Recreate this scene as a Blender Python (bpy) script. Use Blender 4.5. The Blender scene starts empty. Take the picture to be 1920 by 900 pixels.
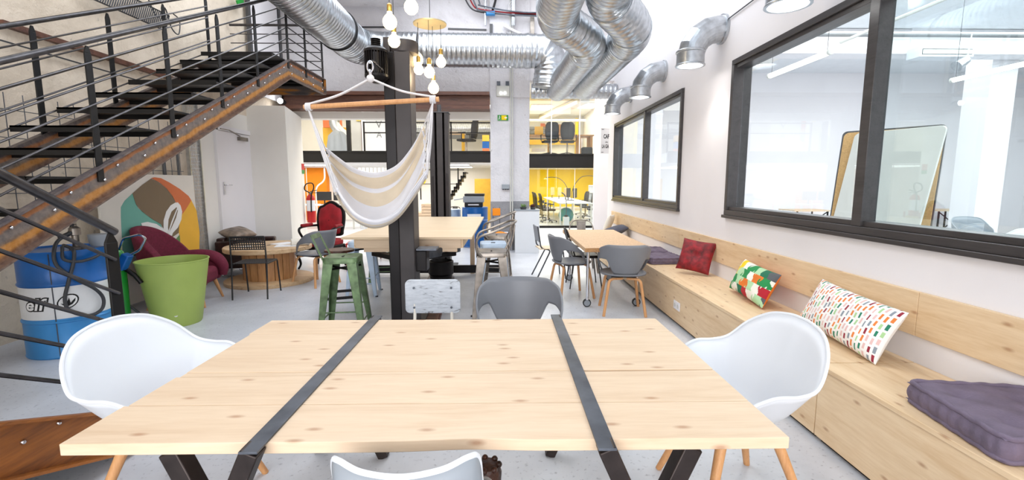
import bpy, math, random
from mathutils import Vector, Matrix, Euler
random.seed(11)
SC = bpy.context.scene
COL = SC.collection
PI = math.pi
R = math.radians

# ---------------------------------------------------------------- camera model (used to turn a photo pixel plus a known height / plane into a place)
FPX = 870.0; CAMH = 1.45
PITCH = math.atan(108 / FPX); YAW = math.atan(15 / FPX)
def ray(px, py):
    x = (px - 960) / FPX; y = -(py - 450) / FPX
    cp, sp = math.cos(PITCH), math.sin(PITCH)
    fy = cp + y * sp; uz = -sp + y * cp
    c, s = math.cos(YAW), math.sin(YAW)
    return Vector((x * c + fy * s, -x * s + fy * c, uz))
CAM = Vector((0, 0, CAMH))
def atZ(px, py, z=0.0):
    d = ray(px, py); return CAM + d * ((z - CAMH) / d.z)
def atX(px, py, x):
    d = ray(px, py); return CAM + d * (x / d.x)
def atY(px, py, y):
    d = ray(px, py); return CAM + d * (y / d.y)
def onplane(px, py, p0, n):
    d = ray(px, py); return CAM + d * ((Vector(p0) - CAM).dot(n) / d.dot(n))

# ---------------------------------------------------------------- materials
def lin(c):
    c = c / 255.0
    return c / 12.92 if c <= 0.04045 else ((c + 0.055) / 1.055) ** 2.4
def rgb(r, g, b): return (lin(r), lin(g), lin(b), 1.0)
def newmat(name):
    m = bpy.data.materials.new(name); m.use_nodes = True
    nt = m.node_tree; b = nt.nodes['Principled BSDF']
    return m, nt, b
def coords(nt, scale=(1, 1, 1), kind='Object', rot=(0, 0, 0)):
    tc = nt.nodes.new('ShaderNodeTexCoord'); mp = nt.nodes.new('ShaderNodeMapping')
    mp.inputs['Scale'].default_value = scale; mp.inputs['Rotation'].default_value = rot
    nt.links.new(tc.outputs[kind], mp.inputs['Vector'])
    return mp.outputs['Vector']
def noise(nt, vec, scale, detail=3, rough=0.5, dist=0.0):
    n = nt.nodes.new('ShaderNodeTexNoise')
    n.inputs['Scale'].default_value = scale; n.inputs['Detail'].default_value = detail
    n.inputs['Roughness'].default_value = rough; n.inputs['Distortion'].default_value = dist
    nt.links.new(vec, n.inputs['Vector']); return n.outputs['Fac']
def ramp(nt, fac, stops):
    r = nt.nodes.new('ShaderNodeValToRGB'); cr = r.color_ramp
    while len(cr.elements) < len(stops): cr.elements.new(0.5)
    for e, (p, c) in zip(cr.elements, stops):
        e.position = p; e.color = c
    nt.links.new(fac, r.inputs['Fac']); return r.outputs['Color']
def mixc(nt, fac, a, b, mode='MIX'):
    m = nt.nodes.new('ShaderNodeMix'); m.data_type = 'RGBA'; m.blend_type = mode
    for i, v in ((6, a), (7, b)):
        if isinstance(v, tuple): m.inputs[i].default_value = v
        else: nt.links.new(v, m.inputs[i])
    if isinstance(fac, float): m.inputs[0].default_value = fac
    else: nt.links.new(fac, m.inputs[0])
    return m.outputs[2]
def bump(nt, b, fac, strength, dist=0.01):
    n = nt.nodes.new('ShaderNodeBump'); n.inputs['Strength'].default_value = strength; n.inputs['Distance'].default_value = dist
    nt.links.new(fac, n.inputs['Height']); nt.links.new(n.outputs['Normal'], b.inputs['Normal'])
def plain(name, c, rough=0.5, metal=0.0, var=0.06, vscale=6.0, bmp=0.0, bscale=60.0, spec=0.5, aniso=None):
    m, nt, b = newmat(name)
    v = coords(nt)
    f = noise(nt, v, vscale, 4)
    lo = tuple(max(0, x * (1 - var * 2)) for x in c[:3]) + (1,)
    hi = tuple(min(1, x * (1 + var)) for x in c[:3]) + (1,)
    nt.links.new(ramp(nt, f, [(0.3, lo), (0.7, hi)]), b.inputs['Base Color'])
    b.inputs['Roughness'].default_value = rough; b.inputs['Metallic'].default_value = metal
    b.inputs['Specular IOR Level'].default_value = spec
    if bmp: bump(nt, b, noise(nt, v, bscale, 3), bmp)
    return m
def wood(name, light, dark, axis='x', knots=0.6, rough=0.5, scale=1.0, knotc=rgb(150, 96, 58)):
    m, nt, b = newmat(name)
    st = {'x': (0.9, 9, 9), 'y': (9, 0.9, 9), 'z': (9, 9, 0.9)}[axis]
    st = tuple(s * scale for s in st)
    v = coords(nt, st)
    f = noise(nt, v, 1.6, 6, 0.6, 0.6)
    mid = tuple((light[i] * 0.6 + dark[i] * 0.4) for i in range(3)) + (1,)
    col = ramp(nt, f, [(0.28, dark), (0.45, mid), (0.62, light)])
    f2 = noise(nt, coords(nt, tuple(s * 5 for s in st)), 2.0, 3)
    col = mixc(nt, 0.25, col, ramp(nt, f2, [(0.35, dark), (0.6, light)]))
    if knots:
        sp = nt.nodes.new('ShaderNodeSeparateXYZ'); nt.links.new(coords(nt), sp.inputs[0])
        ad = nt.nodes.new('ShaderNodeMath'); ad.operation = 'ADD'
        al, o1, o2 = {'x': ('X', 'Y', 'Z'), 'y': ('Y', 'X', 'Z'), 'z': ('Z', 'X', 'Y')}[axis]
        nt.links.new(sp.outputs[o1], ad.inputs[0]); nt.links.new(sp.outputs[o2], ad.inputs[1])
        cb = nt.nodes.new('ShaderNodeCombineXYZ'); nt.links.new(sp.outputs[al], cb.inputs[0]); nt.links.new(ad.outputs[0], cb.inputs[1])
        mpk = nt.nodes.new('ShaderNodeMapping'); mpk.inputs['Scale'].default_value = (2.6, 6.5, 1); nt.links.new(cb.outputs[0], mpk.inputs['Vector'])
        vo = nt.nodes.new('ShaderNodeTexVoronoi'); vo.voronoi_dimensions = '2D'; vo.inputs['Scale'].default_value = 1.0
        nt.links.new(mpk.outputs[0], vo.inputs['Vector'])
        kf = ramp(nt, vo.outputs['Distance'], [(0.02, (1, 1, 1, 1)), (0.085, (0, 0, 0, 1))])
        kr = nt.nodes.new('ShaderNodeMath'); kr.operation = 'MULTIPLY'; kr.inputs[1].default_value = knots
        nt.links.new(kf, kr.inputs[0])
        col = mixc(nt, kr.outputs[0], col, knotc)
    nt.links.new(col, b.inputs['Base Color']); b.inputs['Roughness'].default_value = rough
    bump(nt, b, f2, 0.08, 0.004)
    return m
def emit(name, c, s):
    m, nt, b = newmat(name)
    b.inputs['Base Color'].default_value = c
    b.inputs['Emission Color'].default_value = c; b.inputs['Emission Strength'].default_value = s
    return m
def pane_mat(name, tint=(0.93, 0.96, 0.96, 1), refl=0.12):
    m = bpy.data.materials.new(name); m.use_nodes = True; nt = m.node_tree; nt.nodes.clear()
    o = nt.nodes.new('ShaderNodeOutputMaterial'); t = nt.nodes.new('ShaderNodeBsdfTransparent'); g = nt.nodes.new('ShaderNodeBsdfGlossy')
    mx = nt.nodes.new('ShaderNodeMixShader'); lw = nt.nodes.new('ShaderNodeLayerWeight'); lw.inputs['Blend'].default_value = 0.5
    pw = nt.nodes.new('ShaderNodeMath'); pw.operation = 'POWER'; pw.inputs[1].default_value = 5.0; nt.links.new(lw.outputs['Facing'], pw.inputs[0])
    fr = nt.nodes.new('ShaderNodeMath'); fr.operation = 'MULTIPLY_ADD'; fr.inputs[1].default_value = 0.45; fr.inputs[2].default_value = 0.04; nt.links.new(pw.outputs[0], fr.inputs[0])
    t.inputs['Color'].default_value = tint; g.inputs['Roughness'].default_value = 0.0
    g.inputs['Color'].default_value = (0.9, 0.95, 1, 1)
    nt.links.new(fr.outputs[0], mx.inputs[0]); nt.links.new(t.outputs[0], mx.inputs[1]); nt.links.new(g.outputs[0], mx.inputs[2])
    nt.links.new(mx.outputs[0], o.inputs['Surface']); return m

def band_rust(name, slope, z0, wh):
    # mill scale steel with rust stripes that follow the length of the channel
    m, nt, b = newmat(name)
    sp = nt.nodes.new('ShaderNodeSeparateXYZ'); nt.links.new(coords(nt), sp.inputs[0])
    a = nt.nodes.new('ShaderNodeMath'); a.operation = 'MULTIPLY_ADD'; a.inputs[1].default_value = -slope; nt.links.new(sp.outputs['Y'], a.inputs[0]); nt.links.new(sp.outputs['Z'], a.inputs[2])
    t = nt.nodes.new('ShaderNodeMapRange'); t.inputs['From Min'].default_value = z0 - wh; t.inputs['From Max'].default_value = z0; nt.links.new(a.outputs[0], t.inputs['Value'])
    f = noise(nt, coords(nt, (1, .8, 2.5)), 4.0, 5, .65, .5)
    w = nt.nodes.new('ShaderNodeMath'); w.operation = 'MULTIPLY_ADD'; w.inputs[1].default_value = .22; nt.links.new(f, w.inputs[0]); nt.links.new(t.outputs[0], w.inputs[2])
    g1, g2, o1, o2, dk = rgb(112, 106, 106), rgb(88, 84, 92), rgb(200, 132, 40), rgb(176, 104, 44), rgb(74, 66, 72)
    col = ramp(nt, w.outputs[0], [(.10, dk), (.26, rgb(120, 76, 44)), (.34, o1), (.46, o1), (.53, rgb(120, 100, 84)), (.62, g1), (.80, g1), (.86, o2), (.93, o2), (1.0, g2)])
    f2 = noise(nt, coords(nt), 18, 4, .7)
    nt.links.new(mixc(nt, .35, col, ramp(nt, f2, [(.35, rgb(60, 50, 48)), (.6, rgb(150, 130, 110))]), 'MIX'), b.inputs['Base Color'])
    b.inputs['Roughness'].default_value = .5; b.inputs['Metallic'].default_value = .25; bump(nt, b, f2, .12); return m
def rusty_steel():
    m, nt, b = newmat('painted steel with rust')
    v = coords(nt, (1, 1, 1))
    f = noise(nt, coords(nt, (0.6, 0.6, 5)), 2.2, 5, 0.65, 0.4)
    col = ramp(nt, f, [(0.34, rgb(58, 56, 62)), (0.47, rgb(96, 90, 88)), (0.55, rgb(170, 112, 50)), (0.66, rgb(196, 126, 40)), (0.8, rgb(110, 66, 34))])
    nt.links.new(col, b.inputs['Base Color']); b.inputs['Roughness'].default_value = 0.55; b.inputs['Metallic'].default_value = 0.25
    bump(nt, b, noise(nt, v, 30, 4), 0.15); return m
def concrete_wall(name, base, dark, bumps=0.6, bsc=14, dirt=0.62):
    m, nt, b = newmat(name)
    v = coords(nt)
    f = noise(nt, v, 1.6, 7, 0.65, 0.5); f2 = noise(nt, v, 9, 5, 0.7)
    a = ramp(nt, f, [(0.3, dark), (dirt, base)])
    s = ramp(nt, f2, [(0.30, rgb(120, 104, 86)), (0.36, base)])
    nt.links.new(mixc(nt, 0.5, a, mixc(nt, 1.0, a, s, 'MULTIPLY')), b.inputs['Base Color'])
    b.inputs['Roughness'].default_value = 0.85
    bump(nt, b, noise(nt, v, bsc, 6, 0.7), bumps, 0.03); return m
def floor_mat():
    m, nt, b = newmat('painted concrete floor')
    v = coords(nt)
    f = noise(nt, v, 0.8, 6, 0.6, 0.3); f2 = noise(nt, v, 40, 3)
    a = ramp(nt, f, [(0.3, rgb(176, 178, 184)), (0.55, rgb(202, 205, 212)), (0.75, rgb(214, 217, 224))])
    s = ramp(nt, f2, [(0.25, rgb(200, 200, 204)), (0.4, (1, 1, 1, 1))])
    nt.links.new(mixc(nt, 1.0, a, s, 'MULTIPLY'), b.inputs['Base Color'])
    nt.links.new(ramp(nt, f, [(0.3, (.45, .45, .45, 1)), (0.7, (.28, .28, .28, 1))]), b.inputs['Roughness'])
    return m

M = {}
M['white'] = plain('white wall paint', rgb(234, 231, 233), 0.8, var=0.015, vscale=1.5, bmp=0.05)
M['white_warm'] = plain('warm white paint', rgb(236, 233, 227), 0.8, var=0.02, vscale=1.5, bmp=0.05)
M['rough_white'] = concrete_wall('rough white masonry', rgb(232, 230, 232), rgb(214, 210, 212), 0.8, 12, 0.5)
M['rough_beige'] = concrete_wall('stained plaster wall', rgb(236, 226, 212), rgb(206, 194, 178), 0.7, 7, 0.6)
M['pillar'] = concrete_wall('painted brick pillar', rgb(234, 233, 236), rgb(216, 216, 220), 0.6, 18, 0.5)
M['pillar_grey'] = concrete_wall('grey painted brick', rgb(176, 176, 180), rgb(158, 158, 162), 0.6, 18, 0.5)
M['floor'] = floor_mat()
M['ceiling'] = plain('ceiling paint', rgb(226, 228, 232), 0.85, var=0.02)
M['pine'] = wood('pale pine', rgb(220, 196, 168), rgb(204, 175, 144), 'x')
M['pine_y'] = wood('pale pine along the bench', rgb(230, 204, 168), rgb(208, 174, 132), 'y', knots=0.6)
M['ply'] = wood('birch plywood', rgb(220, 198, 168), rgb(202, 174, 140), 'x', knots=0.0)
M['osb'] = plain('particle board', rgb(206, 172, 136), 0.7, var=0.12, vscale=60, bmp=0.1)
M['osb_edge'] = plain('particle board edge', rgb(172, 128, 84), 0.8, var=0.25, vscale=140, bmp=0.2)
M['beech'] = wood('beech legs', rgb(214, 160, 108), rgb(186, 130, 82), 'z', knots=0.0, scale=2)
M['spool_wood'] = wood('cable drum boards', rgb(206, 156, 104), rgb(150, 98, 56), 'z', knots=0.5)
M['spool_top'] = wood('cable drum flange', rgb(214, 184, 146), rgb(176, 138, 98), 'x', knots=0.5)
M['old_timber'] = wood('old dark timber', rgb(112, 72, 56), rgb(50, 30, 24), 'x', knots=0.3)
M['black_steel'] = plain('black painted steel', rgb(17, 16, 17), 0.4, 0.0, var=0.1, spec=.35)
M['raw_steel'] = plain('waxed raw steel', rgb(96, 100, 108), 0.42, 0.75, var=0.2, vscale=9)
M['leg_steel'] = plain('black raw steel tube', rgb(58, 50, 48), 0.4, 0.7, var=0.25, vscale=12)
M['rail_steel'] = plain('brushed steel rail', rgb(84, 82, 84), 0.28, 0.9, var=0.15, vscale=14)
M['rust'] = rusty_steel()
M['galv'] = plain('galvanised sheet', rgb(196, 200, 204), 0.28, 0.95, var=0.10, vscale=16)
M['chrome'] = plain('chrome', rgb(220, 220, 224), 0.12, 1.0, var=0.02)
M['bare_steel'] = plain('varnished bare steel', rgb(150, 142, 134), 0.32, 0.85, var=0.18, vscale=10)
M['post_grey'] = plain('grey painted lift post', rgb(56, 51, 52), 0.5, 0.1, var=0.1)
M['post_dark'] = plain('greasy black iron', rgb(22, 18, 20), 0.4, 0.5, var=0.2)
M['white_plastic'] = plain('white plastic shell', rgb(217, 220, 225), 0.4, var=0.005)
M['grey_plastic'] = plain('grey plastic', rgb(116, 118, 124), 0.42, var=0.02)
M['light_grey_plastic'] = plain('light grey plastic', rgb(146, 153, 161), 0.4, var=0.02)
M['black_plastic'] = plain('black plastic', rgb(24, 25, 28), 0.5, var=0.05)
M['frame_dark'] = wood('dark window frame', rgb(64, 60, 60), rgb(44, 41, 41), 'y', knots=0.0, rough=0.35)
M['pane'] = pane_mat('window glass')
M['green_paint'] = plain('worn green enamel', rgb(96, 120, 82), 0.4, 0.3, var=0.25, vscale=14)
M['blue_paint'] = plain('pale blue enamel', rgb(176, 194, 214), 0.4, 0.2, var=0.08)
M['dark_grey_paint'] = plain('dark grey enamel', rgb(78, 78, 80), 0.4, 0.3, var=0.1)
M['bin_green'] = plain('lime green plastic', rgb(160, 180, 92), 0.5, var=0.06, vscale=3)
M['pump_green'] = plain('glossy green enamel', rgb(30, 140, 50), 0.2, var=0.05)
M['barrel_blue'] = plain('blue drum paint', rgb(24, 96, 170), 0.3, 0.1, var=0.12, vscale=4)
M['barrel_light_blue'] = plain('lighter blue drum paint', rgb(60, 140, 205), 0.3, 0.1, var=0.08, vscale=4)
M['barrel_white'] = plain('white drum paint', rgb(226, 228, 230), 0.35, 0.1, var=0.05)
M['hose'] = plain('black rubber hose', rgb(50, 52, 56), 0.5)
M['burgundy'] = plain('burgundy upholstery', rgb(112, 26, 52), 0.8, var=0.12, vscale=40, bmp=0.15, bscale=220)
M['red_velvet'] = plain('red velvet', rgb(160, 22, 34), 0.65, var=0.18, vscale=8, bmp=0.1, bscale=200)
M['dark_red_velvet'] = plain('dark red crushed velvet', rgb(134, 16, 28), 0.6, var=0.35, vscale=18, bmp=0.3, bscale=30)
M['leather'] = plain('dark brown leather', rgb(52, 26, 22), 0.35, var=0.25, vscale=12, bmp=0.1, bscale=80)
M['silver_leather'] = plain('crumpled taupe leather', rgb(140, 124, 110), 0.35, 0.2, var=0.3, vscale=10, bmp=0.4, bscale=20)
M['purple'] = plain('purple grey cotton', rgb(110, 98, 116), 0.9, var=0.10, vscale=12, bmp=0.3, bscale=90)
M['dark_cloth'] = plain('dark blue grey cloth', rgb(84, 86, 100), 0.9, var=0.12, bmp=0.2)
M['cream_cloth'] = plain('cream cotton', rgb(232, 226, 214), 0.9, var=0.03, bmp=0.15, bscale=120)
M['rope'] = plain('cotton rope', rgb(222, 220, 222), 0.9, var=0.05, bmp=0.4, bscale=160)
M['red_ext'] = plain('fire extinguisher red', rgb(196, 24, 26), 0.3)
M['yellow_wall'] = plain('yellow wall paint', rgb(240, 208, 10), 0.8, var=0.02)
M['orange_wall'] = plain('orange wall paint', rgb(238, 140, 20), 0.8, var=0.03)
M['yellow_ply'] = plain('yellow panel', rgb(224, 176, 60), 0.6, var=0.05)
M['office_black'] = plain('black mesh fabric', rgb(30, 30, 34), 0.7)
M['ball_teal'] = plain('teal exercise ball', rgb(56, 150, 172), 0.35)
M['brass'] = plain('brass', rgb(196, 160, 86), 0.3, 0.9)
M['lamp_disc'] = plain('pale gold lacquered plate', rgb(214, 196, 150), 0.4, 0.5)
M['louvre'] = plain('grey louvres', rgb(120, 122, 124), 0.5)
M['paper'] = plain('paper', rgb(236, 236, 238), 0.8, var=0.02)
M['ink'] = plain('black ink', rgb(20, 20, 22), 0.7)
M['white_ink'] = plain('white paint mark', rgb(240, 240, 240), 0.6)
M['carton'] = plain('brown cardboard', rgb(192, 146, 96), 0.8)
M['carpet_floor'] = plain('pale office floor', rgb(206, 206, 196), 0.4)
M['leaf'] = plain('succulent green', rgb(120, 150, 90), 0.5, var=0.2, vscale=20)
M['leaf_dark'] = plain('succulent purple', rgb(90, 50, 50), 0.5, var=0.2, vscale=20)
M['cork'] = plain('cork board', rgb(196, 158, 106), 0.9, var=0.1, vscale=60)
M['panel_grey'] = plain('pale grey board', rgb(206, 206, 200), 0.7, var=0.02)
M['rattan'] = plain('dark brown carved wood', rgb(74, 40, 24), 0.4, var=0.4, vscale=30, bmp=0.4)
M['bulb'] = emit('lit globe bulb', (1.0, 0.80, 0.46, 1), 5.0)
M['led'] = emit('led panel', (1.0, 0.97, 0.92, 1), 8.0)
M['tube'] = emit('fluorescent tube', (1.0, 0.96, 0.88, 1), 9.0)
M['spot'] = emit('lit spot lens', (1.0, 0.98, 0.95, 1), 14.0)

# ---------------------------------------------------------------- mesh builder
def frames(path, closed=False):
    n = len(path); T = []
    for i in range(n):
        if closed: t = path[(i + 1) % n] - path[i - 1]
        else: t = path[min(i + 1, n - 1)] - path[max(i - 1, 0)]
        T.append(t.normalized() if t.length > 1e-9 else Vector((0, 0, 1)))
    up = Vector((0, 0, 1)) if abs(T[0].z) < 0.9 else Vector((1, 0, 0))
    N = [(up - T[0] * up.dot(T[0])).normalized()]
    for i in range(1, n):
        v = N[-1] - T[i] * N[-1].dot(T[i])
        N.append(v.normalized() if v.length > 1e-6 else N[-1])
    return T, N
def fillet(pts, r, n=5):
    pts = [Vector(p) for p in pts]; out = [pts[0]]
    for i in range(1, len(pts) - 1):
        a, b, c = pts[i - 1], pts[i], pts[i + 1]
        u = (a - b); v = (c - b)
        if u.length < 1e-6 or v.length < 1e-6: out.append(b); continue
        d = min(r, u.length * 0.49, v.length * 0.49)
        p0 = b + u.normalized() * d; p2 = b + v.normalized() * d
        for k in range(n + 1):
            t = k / n; out.append(p0 * (1 - t) ** 2 + b * 2 * t * (1 - t) + p2 * t * t)
    out.append(pts[-1]); return out
def smooth_path(pts, n=8, closed=False):
    pts = [Vector(p) for p in pts]; out = []
    m = len(pts)
    rng = range(m) if closed else range(m - 1)
    for i in rng:
        p1, p2 = pts[i], pts[(i + 1) % m]
        p0 = pts[i - 1] if (closed or i > 0) else p1 * 2 - p2
        p3 = pts[(i + 2) % m] if (closed or i + 2 < m) else p2 * 2 - p1
        for k in range(n):
            t = k / n
            out.append(0.5 * ((2 * p1) + (-p0 + p2) * t + (2 * p0 - 5 * p1 + 4 * p2 - p3) * t * t + (-p0 + 3 * p1 - 3 * p2 + p3) * t ** 3))
    if not closed: out.append(pts[-1])
    return out

class MB:
    def __init__(s): s.v = []; s.f = []; s.m = []
    def add(s, vs, fs, m=0, X=None):
        o = len(s.v)
        for p in vs:
            p = Vector(p); s.v.append(X @ p if X is not None else p)
        for f in fs: s.f.append(tuple(o + i for i in f)); s.m.append(m)
        return s
    def box(s, c, d, m=0, rz=0.0, X=None, rot=None):
        x, y, z = d[0] / 2, d[1] / 2, d[2] / 2
        vs = [Vector((i * x, j * y, k * z)) for i in (-1, 1) for j in (-1, 1) for k in (-1, 1)]
        Rm = Euler(rot if rot else (0, 0, rz)).to_matrix()
        vs = [Rm @ p + Vector(c) for p in vs]
        return s.add(vs, [(0, 1, 3, 2), (4, 6, 7, 5), (0, 4, 5, 1), (2, 3, 7, 6), (0, 2, 6, 4), (1, 5, 7, 3)], m, X)
    def box2(s, a, b, m=0, X=None):
        return s.box([(a[i] + b[i]) / 2 for i in range(3)], [abs(b[i] - a[i]) for i in range(3)], m, X=X)
    def hexa(s, pts, m=0):  # bottom 4 (ccw), top 4
        return s.add(pts, [(3, 2, 1, 0), (4, 5, 6, 7), (0, 1, 5, 4), (1, 2, 6, 5), (2, 3, 7, 6), (3, 0, 4, 7)], m)
    def beam(s, p0, p1, w, h, m=0, up=(0, 0, 1), w1=None, h1=None):  # rectangular bar between two points
        p0, p1 = Vector(p0), Vector(p1); t = (p1 - p0).normalized(); up = Vector(up)
        if abs(t.dot(up)) > 0.98: up = Vector((0, 1, 0))
        sd = t.cross(up).normalized(); u = sd.cross(t).normalized()
        w1 = w if w1 is None else w1; h1 = h if h1 is None else h1
        vs = []
        for p, a, b in ((p0, w / 2, h / 2), (p1, w1 / 2, h1 / 2)):
            vs += [p - sd * a - u * b, p + sd * a - u * b, p + sd * a + u * b, p - sd * a + u * b]
        return s.add(vs, [(0, 1, 2, 3), (7, 6, 5, 4), (0, 4, 5, 1), (1, 5, 6, 2), (2, 6, 7, 3), (3, 7, 4, 0)], m)
    def tube(s, path, r, n=8, closed=False, caps=True, m=0):
        path = [Vector(p) for p in path]; T, N = frames(path, closed); k = len(path)
        rr = r if isinstance(r, (list, tuple)) else [r] * k
        vs = []
        for i in range(k):
            B = T[i].cross(N[i])
            for j in range(n):
                a = 2 * PI * j / n
                vs.append(path[i] + (N[i] * math.cos(a) + B * math.sin(a)) * rr[i])
        fs = []
        for i in range(k if closed else k - 1):
            i2 = (i + 1) % k
            for j in range(n):
                j2 = (j + 1) % n
                fs.append((i * n + j, i * n + j2, i2 * n + j2, i2 * n + j))
        if caps and not closed:
            fs.append(tuple(range(n - 1, -1, -1))); fs.append(tuple((k - 1) * n + j for j in range(n)))
        return s.add(vs, fs, m)
    def cyl(s, p0, p1, r0, r1=None, n=16, m=0):
        return s.tube([p0, p1], [r0, r0 if r1 is None else r1], n, m=m)
    def lathe(s, prof, n=24, c=(0, 0, 0), m=0, X=None, caps=True, mats=None):
        vs = []; k = len(prof)
        for r, z in prof:
            for j in range(n):
                a = 2 * PI * j / n; vs.append(Vector((r * math.cos(a), r * math.sin(a), z)) + Vector(c))
        o = len(s.v)
        s.add(vs, [], m, X)
        for i in range(k - 1):
            for j in range(n):
                j2 = (j + 1) % n
                s.f.append((o + i * n + j, o + i * n + j2, o + (i + 1) * n + j2, o + (i + 1) * n + j)); s.m.append(mats[i] if mats else m)
        if caps:
            s.f.append(tuple(o + j for j in range(n - 1, -1, -1))); s.m.append(mats[0] if mats else m)
            s.f.append(tuple(o + (k - 1) * n + j for j in range(n))); s.m.append(mats[-1] if mats else m)
        return s
    def ball(s, c, r, n=16, k=10, m=0, sc=(1, 1, 1)):
        prof = [(max(1e-4, r * math.sin(PI * i / k)), -r * math.cos(PI * i / k)) for i in range(k + 1)]
        X = Matrix.Translation(Vector(c)) @ Matrix.Diagonal(Vector((sc[0], sc[1], sc[2], 1)))
        return s.lathe(prof, n, (0, 0, 0), m, X)
    def prism(s, poly, o, u, v, t, m=0):  # 2d polygon on plane (o; u, v) extruded along u x v by t
        o, u, v = Vector(o), Vector(u).normalized(), Vector(v).normalized(); w = u.cross(v) * t
        a = [o + u * p[0] + v * p[1] for p in poly]; n = len(a)
        return s.add(a + [p + w for p in a], [tuple(range(n - 1, -1, -1)), tuple(range(n, 2 * n))] + [(i, (i + 1) % n, n + (i + 1) % n, n + i) for i in range(n)], m)
    def slabpoly(s, pts, w, m=0):  # 3d planar polygon extruded by vector w
        a = [Vector(p) for p in pts]; w = Vector(w); n = len(a)
        return s.add(a + [p + w for p in a], [tuple(range(n - 1, -1, -1)), tuple(range(n, 2 * n))] + [(i, (i + 1) % n, n + (i + 1) % n, n + i) for i in range(n)], m)
    def grid(s, rows, m=0, closed_u=False):
        k = len(rows); n = len(rows[0]); vs = [p for r in rows for p in r]; fs = []
        for i in range(k - 1):
            for j in range(n if closed_u else n - 1):
                j2 = (j + 1) % n
                fs.append((i * n + j, i * n + j2, (i + 1) * n + j2, (i + 1) * n + j))
        return s.add(vs, fs, m)
    def build(s, name, mats, parent=None, loc=None, bevel=0.0, solid=0.0, sub=0, angle=38, offset=0.0, rotz=None, bseg=2):
        me = bpy.data.meshes.new(name)
        me.from_pydata([tuple(p) for p in s.v], [], s.f)
        ml = mats if isinstance(mats, (list, tuple)) else [mats]
        for x in ml: me.materials.append(M[x] if isinstance(x, str) else x)
        me.polygons.foreach_set('material_index', s.m)
        me.polygons.foreach_set('use_smooth', [True] * len(s.f))
        me.validate(); me.update()
        import bmesh
        bm = bmesh.new(); bm.from_mesh(me); bmesh.ops.recalc_face_normals(bm, faces=bm.faces); bm.to_mesh(me); bm.free()
        try: me.set_sharp_from_angle(angle=R(angle))
        except Exception: pass
        o = bpy.data.objects.new(name, me); COL.objects.link(o)
        if parent: o.parent = parent
        if loc is not None: o.location = loc
        if rotz is not None: o.rotation_euler = (0, 0, rotz)
        if solid:
            md = o.modifiers.new('thick', 'SOLIDIFY'); md.thickness = solid; md.offset = offset
        if bevel:
            md = o.modifiers.new('soft', 'BEVEL'); md.width = bevel; md.segments = bseg; md.limit_method = 'ANGLE'; md.angle_limit = R(40)
            md.harden_normals = False
        if sub:
            md = o.modifiers.new('sub', 'SUBSURF'); md.levels = sub; md.render_levels = sub
        return o

def thing(name, label, cat, loc=(0, 0, 0), rotz=0.0, group=None):
    o = bpy.data.objects.new(name, None); COL.objects.link(o)
    o.empty_display_size = 0.1
    o.location = loc; o.rotation_euler = (0, 0, rotz); o['label'] = label; o['category'] = cat
    if group: o['group'] = group
    return o
def tag(o, label, cat, group=None, kind=None):
    o['label'] = label; o['category'] = cat
    if group: o['group'] = group
    if kind: o['kind'] = kind
    return o
def struct(o, label=None, cat=None):
    o['kind'] = 'structure'
    if label: o['label'] = label
    if cat: o['category'] = cat
    return o
KIDS = {}
def kids(o): return [c for c in bpy.data.objects if c.parent == o]
def copy_tree(o, parent=None):
    c = o.copy(); COL.objects.link(c); c.parent = parent
    for ch in kids(o): copy_tree(ch, c)
    return c
def dup(o, loc, rotz, label, group=None):
    c = copy_tree(o); c.location = loc; c.rotation_euler = (0, 0, rotz); c['label'] = label
    if group: c['group'] = group
    return c
def text(body, size, o, u, v, mat, parent=None, name='lettering', extr=0.001, align='LEFT', xs=1.0, bold=0.0, shear=0.0):
    cu = bpy.data.curves.new('lettering_curve', 'FONT'); cu.body = body; cu.size = size; cu.extrude = extr; cu.align_x = align; cu.offset = bold; cu.shear = shear
    tmp = bpy.data.objects.new('lettering_curve', cu); COL.objects.link(tmp)
    bpy.context.view_layer.update()
    dg = bpy.context.evaluated_depsgraph_get()
    me = bpy.data.meshes.new_from_object(tmp.evaluated_get(dg)); bpy.data.objects.remove(tmp); bpy.data.curves.remove(cu)
    u = Vector(u).normalized(); v = Vector(v).normalized(); w = u.cross(v)
    o = Vector(o)
    for p in me.vertices: p.co = o + u * p.co.x * xs + v * p.co.y + w * p.co.z
    me.materials.clear(); me.materials.append(M[mat]); me.name = name
    ob = bpy.data.objects.new(name, me); COL.objects.link(ob)
    if parent: ob.parent = parent
    return ob
# ================================================================ the setting
def sbox(name, a, b, mat, **k):
    return struct(MB().box2(a, b).build(name, mat, **k))

sbox('floor', (-10, -3.2, -0.12), (14.3, 30.2, 0.0), 'floor')

# left wall: stained plaster in front, smooth white beyond the cable tray
mb = MB()
mb.box2((-4.65, -3.2, 0), (-4.5, 7.0, 5.3), 0)
mb.box2((-4.65, 7.0, 0), (-4.5, 8.42, 2.6), 1)
mb.box2((-4.65, 7.0, 2.6), (-4.5, 10.2, 5.3), 0)
wl = struct(mb.build('wall_left', ['rough_beige', 'white_warm']))
# white corner box at the back left
mb = MB(); P = [(-4.5, 8.4), (-3.83, 8.4), (-4.19, 9.9), (-4.5, 9.9)]
mb.slabpoly([(x, y, 0) for x, y in P], (0, 0, 2.78))
struct(mb.build('wall_back_corner', 'white_warm'))
# back wall above the openings
mb = MB(); mb.box2((-4.5, 9.9, 3.2), (0.54, 10.2, 5.3)); struct(mb.build('wall_back', 'rough_white'))
mb = MB(); mb.box2((0.54, 9.95, 3.55), (2.42, 10.2, 5.3)); struct(mb.build('wall_back_right', 'white'))
mb = MB(); mb.box2((-4.5, 9.9, 2.76), (-0.28, 10.15, 2.9)); struct(mb.build('trim_1', 'white_warm'))
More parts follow.
